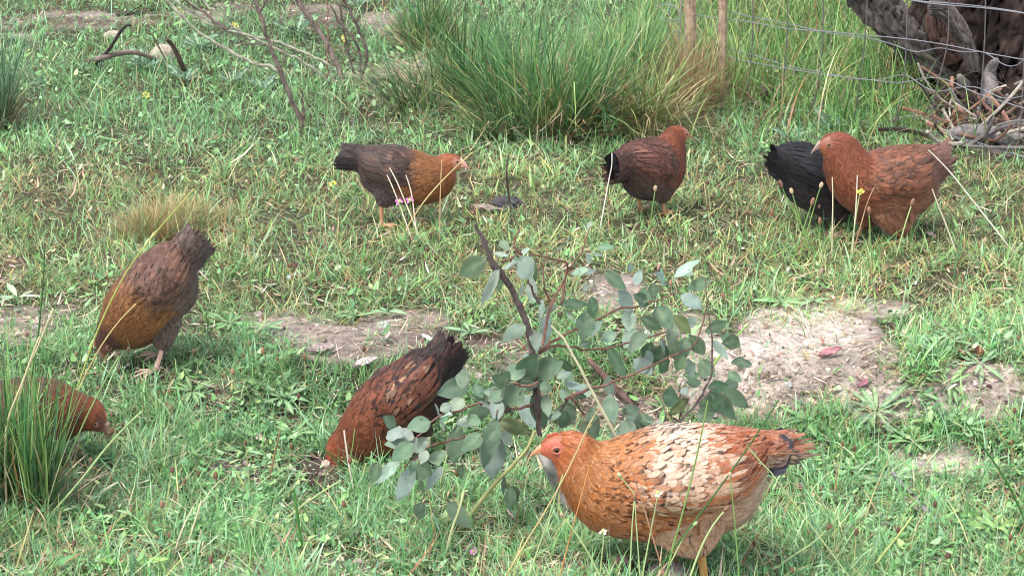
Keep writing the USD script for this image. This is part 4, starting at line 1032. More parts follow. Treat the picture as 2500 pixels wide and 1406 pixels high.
stick("thick weathered grey branch end sticking up under the front hen's beak", [(1380, 1236, .0), (1360, 1180, .035), (1335, 1130, .08), (1322, 1104, .10)], [17, 17, 15, 12], lin(158, 152, 146, .7), "branch_stump", "branch", seed=10, sides=12)
stick("brown stick lying behind the front hen's tail", [(1856, 1196), (1930, 1186), (2000, 1192), (2050, 1204)], [9, 9, 7, 4], lin(140, 116, 104, .75), seed=11)
stick("short dark bark-covered stick by the front hen's tail tip", [(1880, 1172), (1925, 1158), (1972, 1142)], [8, 11, 8], lin(112, 92, 82, .75), seed=12)
stick("long thin grey twig lying aslant on the grass at the lower right", [(2178, 1152, .03), (2225, 1205, .02), (2270, 1256, .015), (2325, 1312, .008)], [4, 5, 6, 4], lin(124, 116, 120, .75), seed=13)
stick("dark stick lying on the bare earth behind the gum branch", [(1438, 880, .02), (1480, 922, .015), (1515, 958, .01), (1545, 990, .005)], [6, 8, 8, 6], lin(96, 76, 68, .8), seed=14)
stick("bent dry flower stalk lying on the bare patch at the right", [(1945, 748, .0), (1965, 785, .01), (1992, 855, .0)], [2.5, 2.5, 2], PALE, "dry_stalk", "stalk", rough=0, seed=15)
stick("pale dry straw lying by the rush tussock at the lower left", [(232, 1212, .01), (255, 1196, .02), (288, 1176, .03)], [3, 3.5, 2.5], lin(214, 206, 186, .8), "dry_stalk", "stalk", rough=0, seed=16)
stick("dark broken branch lying in the dirt at the top left", [(285, 38, .01), (310, 33, .02), (345, 34, .015)], [5, 7, 5], DARK, seed=17)

B0 = {}
def group_sticks(label, name, cat, items, base):
    B = at(np.array(base[0]), np.array(base[1])); root = thing(name, label, cat, B); B0[root] = B
    for nm, pts, rad, c_, sd in items: stick(None, pts, rad, c_, nm, part=root, seed=sd)
    return root


group_sticks("fallen dark branch with a forked upright twig lying in the grass at the top left", "fallen_branch", "branch", [
    ("limb", [(200, 158, .0), (222, 146, .02), (258, 140, .04), (300, 129, .06), (350, 134, .05), (400, 154, .01)], [4, 5, 7, 6, 5, 4], lin(108, 96, 88, .8), 21),
    ("twig", [(233, 164, .0), (252, 138, .04), (272, 114, .08), (290, 84, .12), (318, 62, .15)], [4, 4, 4, 3.5, 3], lin(52, 44, 42, .8), 22)], (235, 160))
group_sticks("dead mossy stake with a thin twig beside the larger half buried rock", "dead_stake", "stake", [
    ("stake", [(458, 186, .0), (436, 140, .06), (424, 116, .09), (408, 98, .12)], [6, 7, 6, 4], lin(78, 66, 56, .8), 23),
    ("twig", [(418, 174, .0), (395, 130, .05), (372, 84, .11)], [2.5, 2.2, 1.8], lin(108, 96, 76, .8), 24)], (455, 186))


def shrub(label, base, items, seed):
    """Bare lichen-covered stems rising from one foot, drawn in the upright plane through it with a little depth of their own."""
    B = at(np.array(base[0]), np.array(base[1])); root = thing("bare_shrub", label, "shrub", B); r = np.random.default_rng(seed)
    for pts, rad, c_ in items:
        off = r.uniform(-0.12, 0.12)
        P = np.array([on_plane(np.array(float(x)), np.array(float(y)), B + [0, off * min(1, max(0, (base[1] - y) / 180)), 0], np.array([0, 1.0, 0])) - B for x, y in pts])
        n = 30; s = spline(P, n); s[2:-1] += r.normal(0, 0.0022, (n - 3, 3))
        v, f = tube(s, np.array(rad) * np.linalg.norm(B - C0) / FPX, 7, rough=0.10, seed=seed)
        cc = np.tile(c_, (len(v), 1)) * (0.65 + 0.7 * r.random((len(v), 1)))
        mesh(root, "stem", v, f, "bark", cc, sm=True)
        for q in range(4):                                            # thorn-like side twigs
            k = r.integers(4, n - 4); d = r.normal(0, 1, 3); d[1] *= .5; d[2] = abs(d[2]); d *= r.uniform(.02, .05) / np.linalg.norm(d)
            v, f = tube(np.array([s[k], s[k] + d * .6, s[k] + d]), [0.0016, 0.0012, 0.0006], 5)
            mesh(root, "twig", v, f, "bark", c_ * .9)


ST, SL = lin(104, 92, 84, .8), lin(142, 142, 122, .8)
shrub("bare thorny shrub with a dark leaning stem, nearest of the leafless shrubs", (742, 330), [
    ([(742, 330), (728, 284), (707, 232), (686, 179), (668, 140), (655, 91), (640, 50), (631, 28), (620, -6), (612, -60)], [5, 6, 6, 6, 6, 5, 5, 5, 4, 4], ST),
    ([(742, 326), (740, 270), (734, 215)], [3, 3, 2], ST), ([(632, 30), (645, 14), (652, -10), (660, -40)], [3, 3, 2.5, 2], ST),
    ([(690, 186), (683, 177), (633, 158), (558, 123), (482, 76), (440, 36), (402, 0), (350, -50)], [4, 4, 4, 4, 3.5, 3.5, 3, 3], SL)], 81)
shrub("bare shrub with thick lichened trunk and long arching branches, middle leafless shrub", (836, 212), [
    ([(836, 212), (830, 173), (818, 146), (793, 98), (759, 50), (725, 0), (700, -40)], [6, 7, 7, 6, 6, 6, 5], ST),
    ([(816, 168), (780, 146), (737, 127), (655, 97), (573, 84), (500, 52), (424, 0), (380, -40)], [3, 4, 4, 4, 4, 4, 3.5, 3], SL),
    ([(800, 202), (759, 164), (700, 132), (668, 118), (627, 97), (560, 76)], [3, 3, 3.5, 3.5, 3.5, 3], SL), ([(627, 97), (590, 82), (540, 40), (487, 0), (460, -30)], [3, 3, 3, 3, 2], SL),
    ([(610, 92), (580, 80), (547, 67), (490, 26), (450, 0), (420, -25)], [3, 3, 3.5, 3, 3, 2], ST), ([(700, 130), (650, 112), (600, 108), (560, 98)], [2.5, 2.5, 2, 1.5], ST)], 82)
shrub("bare shrub of curved slender stems, rightmost of the leafless shrubs at the top left", (878, 205), [
    ([(876, 205), (889, 171), (894, 127), (873, 68), (841, 0), (820, -40)], [3, 4, 4, 4, 4, 3], ST), ([(881, 200), (881, 168), (871, 109), (837, 64), (812, 25), (806, 10)], [3, 3, 3.5, 3.5, 3, 2], ST),
    ([(872, 204), (857, 155), (846, 114), (839, 68), (832, 20), (830, -30)], [3, 3, 3, 3, 2.5, 2], ST), ([(799, 200), (800, 120), (799, 40), (800, 0)], [2, 2, 2, 1.5], lin(128, 96, 84, .8))], 83)
stick("thin leafless dark twig standing up between the two back hens", [(1243, 548, .0), (1242, 478, .06), (1237, 432, .10), (1243, 378, .15)], [2.5, 2.5, 2.2, 1.6], DARK, "bare_twig", "twig", rough=0.02, seed=25)


def rock(label, px, py, rx, ry, col_, seed, name="rock", cat="rock", mat="stone", sink=0.3, rough=0.35):
    g = at(np.array(float(px)), np.array(float(py))); d = np.linalg.norm(g - C0) / FPX
    m = trimesh.creation.icosphere(3, 1.0); v = m.vertices * (1 + rough * (meshkit.fbm(m.vertices * 1.6 + seed, 4, seed) - 0.5)[:, None])
    v = v * [rx * d, rx * d * 0.8, ry * d * 1.15]; B = g + [0, 0, ry * d * (0.9 - sink)]
    p = path_for("/World", name); mm = usdkit.mesh(stage, p, (v, m.faces), LOOK[mat], smooth=True); mm.AddTranslateOp().Set(Gf.Vec3d(*map(float, B)))
    c = np.tile(col_, (len(v), 1)) * (0.7 + 0.6 * meshkit.fbm(m.vertices * 3 + seed, 3, seed)[:, None])
    UsdGeom.PrimvarsAPI(mm).CreatePrimvar("tint", Sdf.ValueTypeNames.Color3fArray, "vertex").Set(Vt.Vec3fArray.FromNumpy(c.astype(np.float32)))
    tag(mm, label, cat); return p


rock("larger pale sandy rock half buried beside the dead stake", 398, 152, 32, 24, lin(190, 178, 158, .5), 3)
rock("smaller pale rock in the grass behind the fallen branch's upright twig", 276, 94, 22, 11, lin(190, 180, 158, .5), 5)
rock("pinkish grey stone in the grass below the front hen", 1630, 1436, 58, 34, lin(170, 148, 146, .5), 7, rough=0.7)
rock("round reddish brown pebble at the right edge of the bare earth", 2384, 866, 17, 13, lin(150, 100, 78, .6), 9, "pebble", "pebble", rough=0.12)
rock("dark charcoal lump in the grass between the two back hens", 1240, 506, 38, 15, lin(84, 80, 84, .5), 11, "burnt_wood", "wood", rough=1.3)


def flake(label, pts, w, col_, name="bark_flake", cat="bark", seed=0, fold=0.15, lift=0.012, mat="bark"):
    a, b = (at(np.array(float(x)), np.array(float(y))) + [0, 0, lift] for x, y in pts); d = np.linalg.norm(a - C0) / FPX
    v, f = leafsheet(a, b, [0.1, -0.35, 1], w * d * 1.5, fold=fold, nl=8, shape=0.9, wave=0.02, seed=seed)
    n0 = len(v); v2 = v - [0, 0, 0.0018]; V = np.vstack([v, v2]); F = np.vstack([f, f[:, ::-1] + n0])
    c = np.tile(col_, (len(V), 1)) * (0.75 + 0.5 * np.random.default_rng(seed).random((len(V), 1)))
    p = mesh("/World", name, V, F, mat, c, loc=a); tag(stage.GetPrimAtPath(p), label, cat)


flake("pink dead gum leaf on the bare earth at the right", [(1996, 880), (2056, 862)], 15, lin(186, 130, 134, .6), "dead_leaf", "leaf", 1)
flake("small pink leaf half under the weeds right of the bare earth", [(2092, 956), (2122, 940)], 12, lin(170, 118, 128, .6), "dead_leaf", "leaf", 2)
flake("pale pinkish dead leaf lying left of the pecking hen's back", [(862, 908), (924, 884)], 16, lin(206, 184, 186, .7), "dead_leaf", "leaf", 3)
flake("grey curled strip of bark on the bare earth above the pecking hen", [(752, 868), (822, 856)], 22, lin(156, 140, 134, .7), "bark_strip", "bark", 4)
flake("brown bark strip under the bright red hen's feet", [(2004, 584), (2084, 590)], 22, lin(110, 86, 76, .75), "bark_strip", "bark", 5)
flake("pale torn bark strip lying right of the dark brown hen", [(1150, 514), (1232, 524)], 16, lin(170, 150, 140, .45), "bark_strip", "bark", 6)
flake("orange-brown dead leaf standing by the front hen's yellow leg", [(1704, 1420), (1712, 1366)], 18, lin(206, 146, 66, .7), "dead_leaf", "leaf", 7, lift=0.03)
flake("pinkish brown dead leaf left of the stone at the bottom", [(1492, 1378), (1542, 1392)], 16, lin(176, 140, 134, .7), "dead_leaf", "leaf", 8)
flake("white curl of dry bark by the pecking hen's tail", [(1030, 828), (1058, 846)], 8, lin(226, 220, 212, .75), "bark_strip", "bark", 9)
flake("brown bark flake on the grass at the lower right, beside the grey twig", [(2205, 1224), (2245, 1262)], 20, lin(146, 118, 112, .7), "bark_flake", "bark", 10)
flake("bluish pale leaf flat on the ground right of the striding hen", [(700, 694), (724, 678)], 9, lin(170, 184, 180, .7), "fallen_leaf", "leaf", 11)
flake("purple-brown dead leaf in the grass below the striding hen", [(394, 990), (426, 1022)], 11, lin(126, 84, 86, .7), "dead_leaf", "leaf", 12)
flake("pale dead leaf in the grass left of the pecking hen's head", [(620, 1072), (650, 1094)], 14, lin(206, 186, 172, .7), "dead_leaf", "leaf", 13)
flake("brown pointed leaf lying behind the front hen's tail tip", [(2000, 1106), (2028, 1080)], 12, lin(150, 126, 116, .7), "dead_leaf", "leaf", 14)
flake("pinkish leaf flake in the grass far right of the black hen's feet", [(2254, 578), (2284, 588)], 12, lin(190, 166, 164, .7), "dead_leaf", "leaf", 15)


def straw_pile():
    r = np.random.default_rng(91); n = 420
    B = at(np.array(1000.0), np.array(205.0)); root = thing("straw_pile", "matted heap of dead grey-brown stems left of the rush tussocks", "straw", B)
    q = r.normal(0, 1, (n, 2)) * [0.13, 0.07]; z = np.maximum(0, 0.075 - 0.3 * np.abs(q[:, 0]) ** 1.3) * r.random(n) + 0.004
    g = G(B[0] + q[:, 0], B[1] + q[:, 1]) - B[2]
    c = pick(r, n, [lin(170, 150, 128), lin(136, 112, 96), lin(196, 182, 160), lin(150, 120, 104)], [3, 3, 2, 2], 0.2)
    v, f, c = blades(np.concatenate([q, (z + g)[:, None]], 1), r.normal(0.1, 0.7, n) + np.pi * (r.random(n) < .5), r.normal(1.5, 0.13, n), r.normal(0, 0.3, n), r.uniform(0.06, 0.2, n), np.full(n, 0.0032), c, c, segs=4, twist=0.3, rng=r)
    mesh(root, "dead_stem", v, f, "grass", c, kind="stuff")


straw_pile()

# ---------------------------------------------------------------- fallen gum branch with its leaves
# leaves: base x, base y, tip x, tip y, width (photograph pixels), tone (0 dark, 1 mid, 2 pale, 3 olive)
LEAVES = [(1188,632,1117,674,36,0),(1221,658,1170,748,34,2),(1229,660,1215,711,22,0),(1262,632,1300,680,46,1.5),(1258,645,1226,655,26,2),(1222,588,1241,612,18,1),(1203,617,1243,625,10,2),(1270,623,1294,604,12,2),(1358,614,1395,583,11,2),
(1307,641,1305,695,10,0),(1298,675,1298,740,20,2),(1278,692,1270,724,10,2),(1443,540,1434,558,8,2),(1431,620,1442,643,16,2),(1414,664,1455,662,14,2),(1456,603,1497,603,14,1),(1447,620,1477,625,14,2),(1475,661,1530,708,26,0),(1507,709,1543,760,32,2),
(1538,667,1538,640,11,2),(1550,697,1565,658,16,2),(1600,665,1622,696,20,2),(1613,657,1623,700,13,2),(1645,678,1709,629,22,2),(1675,675,1692,660,10,2),(1738,682,1676,707,22,1),(1661,720,1714,755,32,2),(1597,692,1592,730,19,0),(1546,720,1582,745,26,0),
(1600,748,1642,803,34,1),(1536,755,1535,812,26,2),(1424,710,1438,695,12,2),(1329,735,1311,789,30,2),(1352,742,1336,763,22,2),(1337,765,1326,847,22,2),(1308,808,1310,853,24,2),(1283,795,1225,831,32,1.5),(1366,745,1438,742,22,0),(1380,762,1398,775,20,2),
(1440,755,1420,832,35,1),(1434,824,1472,782,17,2),(1468,830,1505,812,20,2),(1523,851,1551,803,26,2),(1412,845,1450,832,13,1),(1484,842,1528,925,22,0),(1564,774,1617,804,23,0),(1644,770,1689,815,26,3),(1692,772,1686,800,18,2),(1721,811,1776,783,21,0),
(1760,817,1808,847,25,1),(1742,831,1778,879,16,2),(1571,806,1535,863,25,1.5),(1610,829,1628,863,22,2),(1646,820,1646,886,26,1),(1673,822,1671,877,22,1),(1682,817,1721,865,26,0),(1548,876,1592,915,30,2),(1578,858,1596,904,26,2),(1612,880,1632,905,30,0),
(1680,874,1688,922,22,1.5),(1710,879,1744,922,26,.5),(1667,914,1710,918,17,0),(1676,932,1712,936,18,1),(1598,850,1612,880,20,1),(1617,965,1658,977,34,0),(1682,972,1628,1015,19,3),(1664,948,1678,960,16,2),(1728,947,1778,940,27,0),(1730,956,1795,1022,34,0),
(1706,968,1755,1004,36,0),(1764,949,1830,996,27,1),(1778,908,1810,934,18,0),(1700,1018,1745,1008,28,1),(1566,1018,1527,1030,35,1.5),(1568,1022,1602,1036,27,1),(1487,962,1498,1033,28,1.5),(1597,1050,1630,1045,34,2),(1557,1045,1585,1055,20,2),(1510,1055,1500,1080,26,1.5),
(1535,1052,1528,1070,24,1.5),(1655,1040,1680,1055,26,3),(1710,1035,1735,1050,22,0),(1690,1040,1715,1050,22,1),(1520,1015,1530,1000,18,0),(1145,935,1066,962,37,.5),(1146,928,1112,918,34,1),(1248,931,1272,884,35,1),(1266,938,1306,870,40,0),(1308,915,1377,883,42,.3),
(1266,941,1320,928,34,0),(1370,875,1392,907,29,0),(1245,932,1206,920,34,.3),(1234,948,1196,925,12,2),(1280,955,1222,978,40,.5),(1316,947,1350,944,26,1),(1284,963,1302,1046,38,2),(1304,958,1330,1048,33,.6),(1330,962,1340,1020,19,1.5),(1338,1020,1372,1012,21,1.5),
(1388,950,1372,980,26,1.5),(1390,950,1412,935,34,2),(1405,958,1450,952,28,1.5),(1402,965,1432,968,12,0),(1385,985,1372,1045,40,1),(1420,1035,1465,1065,46,1),(1435,1010,1455,1018,26,1),(1205,1000,1168,982,34,2),(1198,1000,1222,986,29,2),(1190,965,1158,985,24,1),
(1222,955,1196,978,23,0),(1160,990,1178,1025,40,1),(1215,1028,1300,1056,26,3),(1122,1022,1167,1040,37,1.5),(1118,1034,1108,1134,35,1),(1174,1058,1128,1102,30,0),(1212,1018,1180,1140,32,1),(1206,1050,1200,1168,46,2),(1131,972,1102,1004,25,1.5),(1062,986,1075,1017,13,2),
(1072,1018,1100,1004,15,2),(1052,1030,995,1044,30,1),(1077,1022,1082,1058,14,2),(967,1041,942,1020,23,1),(1012,1072,960,1054,29,2),(1010,1080,955,1126,31,0),(975,1125,916,1182,29,2),(1050,1066,1014,1106,23,3),(1013,1136,970,1222,31,2),(1042,1098,1026,1132,19,2),
(1010,1140,1056,1160,36,1),(1078,1138,1040,1198,29,2),(1066,1100,1070,1135,36,1),(1126,1134,1124,1170,15,1),(1230,1160,1228,1206,11,1),(1246,1185,1245,1248,20,1),(1030,1225,1022,1270,25,1),(1093,1225,1149,1287,30,1)]
TWIGS = [("main_stem", [(1160,548),(1172,572),(1182,590),(1190,608),(1205,645),(1215,660),(1240,690),(1258,725),(1268,750),(1285,790),(1293,820),(1298,850),(1306,900),(1312,980),(1318,1062)], [3.5,6,6,9,7,7,7,7,8,7.5,7.5,8,8,7,6], 0),
("twig", [(1318,858),(1370,822),(1400,808),(1460,780),(1520,752),(1545,750),(1585,740),(1620,728),(1648,715)], [4,3.5,3,3,3,3,2.5,2,1.5], 1), ("twig", [(1316,862),(1350,846),(1420,852),(1500,845),(1560,828),(1610,815),(1660,800)], [3.5,3,2.5,2.5,2.2,2,1.2], 1),
("twig", [(1380,975),(1450,947),(1500,932),(1560,905),(1590,893),(1650,865),(1700,835),(1712,800),(1722,770),(1724,700),(1723,680)], [4,4,3.5,3.2,3,2.8,2.5,2.2,2,1.6,1.2], 1),
("twig", [(1325,842),(1334,790),(1345,745),(1368,700),(1385,665),(1386,650),(1360,635),(1330,627),(1295,622)], [3.5,3.5,3.2,3,3,2.8,2.5,2,1.5], 1), ("twig", [(1368,740),(1378,690),(1385,662),(1420,615),(1425,600),(1436,570),(1446,552)], [3,3,2.6,2.4,2,1.6,1], 1),
("twig", [(1318,742),(1305,720),(1290,682),(1288,676)], [3.2,3,2.5,2], 0), ("twig", [(1348,738),(1330,705),(1326,670),(1328,640),(1338,628)], [2.5,2.2,2,1.8,1.2], 1), ("twig", [(1274,622),(1262,612),(1256,600),(1258,585),(1268,560)], [3,2.6,2.4,2,1.2], 1),
("twig", [(1222,640),(1250,630),(1270,614)], [2.5,2.5,1.5], 1), ("twig", [(1310,985),(1270,996),(1240,1000),(1205,1000),(1170,985),(1120,1005),(1070,1016),(1052,1028),(1030,1052),(1008,1074)], [4,3.5,3.2,3,2.6,2.6,2.4,2.2,2,1.4], 1),
("twig", [(1225,1012),(1200,1050),(1150,1065),(1080,1080),(1040,1096),(1012,1120),(985,1140)], [3,3,2.6,2.4,2.2,2,1.2], 1), ("twig", [(1724,740),(1735,800),(1738,880),(1735,920),(1725,945),(1700,985),(1665,1022),(1640,1052)], [1.2,1.6,2.4,2.8,3,3,3,3], 0),
("twig", [(1214,1000),(1216,1040),(1226,1085)], [2.5,2.2,1.6], 0), ("twig", [(1256,935),(1290,942),(1312,935)], [3,3,3], 1), ("twig", [(1700,990),(1730,958),(1745,945)], [2.5,2.4,1.6], 0), ("twig", [(1392,968),(1410,990),(1428,1015)], [3,2.8,2], 1), ("twig", [(1386,975),(1374,995),(1360,1010)], [2.5,2.2,1.5], 0),
("twig", [(1612,872),(1612,850),(1616,828),(1632,818)], [2,1.8,1.6,1.2], 1), ("twig", [(1655,1040),(1662,1000),(1660,950),(1664,930)], [2,2,1.6,1.2], 0)]


def gum_depth(px): return 2.98 + (np.asarray(px, float) - 1300) * 0.00075


GB = at(np.array(1318.0), np.array(1066.0))
_r = np.random.default_rng(77)
for _k in range(48):
    _i = _r.choice(np.r_[np.arange(86, 135), np.arange(58, 84)] if _k < 40 else np.arange(10, 60)); _l = LEAVES[min(_i, len(LEAVES) - 1)]; _o = _r.normal(0, 18, 2); _a = math.atan2(_l[3] - _l[1], _l[2] - _l[0]) + _r.normal(0, 0.9); _n = _r.uniform(30, 62)
    LEAVES.append((_l[0] + _o[0], _l[1] + _o[1], _l[0] + _o[0] + _n * math.cos(_a), _l[1] + _o[1] + _n * math.sin(_a), _n * _r.uniform(.42, .6), float(_r.choice([0, 0, .5, 1, 1.5, 2]))))
gum = thing("gum_branch", "broken gum tree branch with blue-green oval leaves standing in the middle", "branch", GB)
r = np.random.default_rng(101)
for nm, pts, rad, dk in TWIGS:
    k = r.normal(0, 0.03)
    P = np.array([at_depth(np.array(float(x)), np.array(float(y)), gum_depth(x) + (0 if nm == "main_stem" else k)) - GB for x, y in pts])
    n = 40 if nm == "main_stem" else 24; d = 3.3 / FPX
    s = spline(P, n); s[1:-1] += r.normal(0, 0.0008, (n - 2, 3))
    v, f = tube(s, np.array(rad) * d, 10 if nm == "main_stem" else 7, rough=0.12 if nm == "main_stem" else 0.06, seed=3)
    c = lin(104, 90, 86, .8) if dk == 0 else lin(122, 90, 78, .75)
    mesh(gum, nm, v, f, "bark", np.tile(c, (len(v), 1)) * (0.75 + 0.5 * r.random((len(v), 1))), sm=True)
TONE = [lin(90, 120, 90, .62), lin(114, 140, 112, .62), lin(146, 166, 150, .62), lin(112, 124, 80, .62)]
for k, (x0, y0, x1, y1, w, tn) in enumerate(LEAVES):
    yd = float(gum_depth((x0 + x1) / 2)) + r.normal(0, 0.04) + (0.03 if tn == 2 else 0)
    a = at_depth(np.array(float(x0)), np.array(float(y0)), yd, 0.02); b = at_depth(np.array(float(x1)), np.array(float(y1)), yd + r.normal(0, 0.025), 0.02)
    dep = np.linalg.norm((a + b) / 2 - C0)
    nr = np.array([r.normal(0, 0.35), -1.0, 0.55 + (0.55 if tn >= 1.5 else 0.0) + r.normal(0, 0.25)])
    v, f = leafsheet(a - GB, b - GB, nr, w * dep / FPX * 1.45, fold=r.uniform(0.02, 0.13), droop=r.uniform(-0.04, 0.14), nl=9, shape=r.uniform(0.72, 1.05), wave=0.017, seed=k)
    lo, hi = int(np.floor(min(tn, 2))), 3 if tn == 3 else int(np.ceil(min(tn, 2)))
    c = TONE[3] if tn == 3 else mixc(TONE[lo], TONE[hi], tn - lo)
    c = c * np.exp(r.normal(0, 0.15)) * np.array([1 + r.normal(0, .04), 1, 1 + r.normal(0, .05)])
    u = np.tile(np.array([-1, -0.5, 0, 0.5, 1]), 9); t = np.repeat(np.linspace(0, 1, 9), 5)
    cc = np.tile(c, (45, 1)); cc = mixc(cc, lin(176, 176, 140, .7), (np.abs(u) < .1) * 0.35 * (1 - t)); cc = mixc(cc, lin(150, 110, 96, .7), (np.abs(u) > .9) * 0.35 * r.random())
    mesh(gum, "leaf", v, f, "gum_leaf", cc, sm=True)

# more leaves hang along the lower twigs
# ---------------------------------------------------------------- tall stalks one can follow by eye
GRN, PGRN, STR, RED, DGRN = lin(120, 152, 84), lin(168, 186, 128), lin(196, 176, 122), lin(170, 132, 104), lin(62, 104, 50)


def stalk(label, pts, rad, col_, head=None, name="grass_stalk", cat="stalk", y=None, col2=None, before=0):
    """pts from the foot upwards in pixels; the foot stands on the ground, the rest leans in an upright plane through it."""
    B = at(np.array(float(pts[0][0])), np.array(float(pts[0][1])))
    if y is None and before: y = HEN_Y[before] - (0.19 if before in (6, 7) else 0.15)
    n = np.array([0, 1.0, 0])
    if y is not None:
        B = on_plane(np.array(float(pts[0][0])), np.array(float(pts[0][1])), np.array([0, y, 0]), n); zg = G(B[0], B[1])
        if B[2] > zg + 0.01:
            q1 = on_plane(np.array(float(pts[1][0])), np.array(float(pts[1][1])), np.array([0, y, 0]), n); dz = max(0.02, q1[2] - B[2])
            B = np.array([B[0] + np.clip((B[0] - q1[0]) / dz, -1.2, 1.2) * (B[2] - zg), y, zg]); pts = [tuple(map(float, pix(B)))] + list(pts)
    P = np.array([on_plane(np.array(float(x)), np.array(float(yy)), B, n) - B for x, yy in pts]); P[0] = [P[0][0], P[0][1], -0.005]
    d = np.linalg.norm(B - C0) / FPX; root = thing(name, label, cat, B)
    s = PchipInterpolator(np.r_[0, np.cumsum(np.linalg.norm(np.diff(P, axis=0), axis=1) + 1e-4)], P)(np.linspace(0, 1, 16) * (np.linalg.norm(np.diff(P, axis=0), axis=1) + 1e-4).sum()); v, f = tube(s, np.array([1.0, 0.9, 0.7]) * rad * d, 6)
    c = mixc(np.tile(col_, (len(v), 1)), col_ if col2 is None else col2, np.clip(np.r_[np.repeat(np.linspace(0, 1, 16), 6), 0, 1], 0, 1))
    mesh(root, "stem", v, f, "grass", c, sm=True)
    e = s[-1]; t = s[-1] - s[-3]; t /= np.linalg.norm(t)
    if head in ("bud", "brown", "green"):
        hl = {"bud": 7.5, "brown": 10, "green": 7.5}[head] * d; m = trimesh.creation.icosphere(2, 1.0); q = m.vertices * [4.6 * d, 4.6 * d, hl]
        q = q * (1 + 0.22 * (meshkit.noise(m.vertices * 6, 3) - .5))[:, None]
        z = t; x_ = np.cross(z, [0, 1, 0]); x_ /= np.linalg.norm(x_); M = np.stack([x_, np.cross(z, x_), z], 1)
        cc = {"bud": lin(176, 152, 124, .8), "brown": lin(128, 96, 76, .8), "green": lin(164, 176, 124, .8)}[head]
        mesh(root, "flower_head", q @ M.T + e + t * hl * .8, m.faces, "stone", np.tile(cc, (len(q), 1)), sm=True)
    elif head == "seed":
        rr = np.random.default_rng(int(pts[0][0])); pt = []
        for k in range(14):
            a = s[-1] - (s[-1] - s[10]) * (k / 13); dd = t + rr.normal(0, 0.35, 3); dd /= np.linalg.norm(dd)
            pt.append((*leafsheet(a, a + dd * rr.uniform(10, 18) * d, rr.normal(0, 1, 3), 3.0 * d, nl=4), (col2 if col2 is not None else col_) * rr.uniform(0.85, 1.1)))
        v, f, c = cat_mesh(pt); mesh(root, "seed_head", v, f, "grass", c, kind="stuff")
    elif head in ("white", "pink", "yellow"):
        rr = np.random.default_rng(int(pts[0][1])); m = trimesh.creation.icosphere(1, 5 * d)
        mesh(root, "flower_head", m.vertices + e, m.faces, "stone", lin(170, 180, 110, .8), sm=True)
        pc = {"white": lin(240, 240, 228, .85), "pink": lin(216, 130, 196, .85), "yellow": lin(232, 206, 90, .85)}[head]
        for k in range(7):
            a = rr.uniform(0, 6.28); dd = np.array([math.cos(a), -0.5, math.sin(a) * .8 + .3]); dd /= np.linalg.norm(dd)
            v, f = leafsheet(e + dd * 4 * d, e + dd * rr.uniform(9, 13) * d, [0, -1, .4], 6 * d, nl=4); mesh(root, "petal", v, f, "grass", pc)
    return root


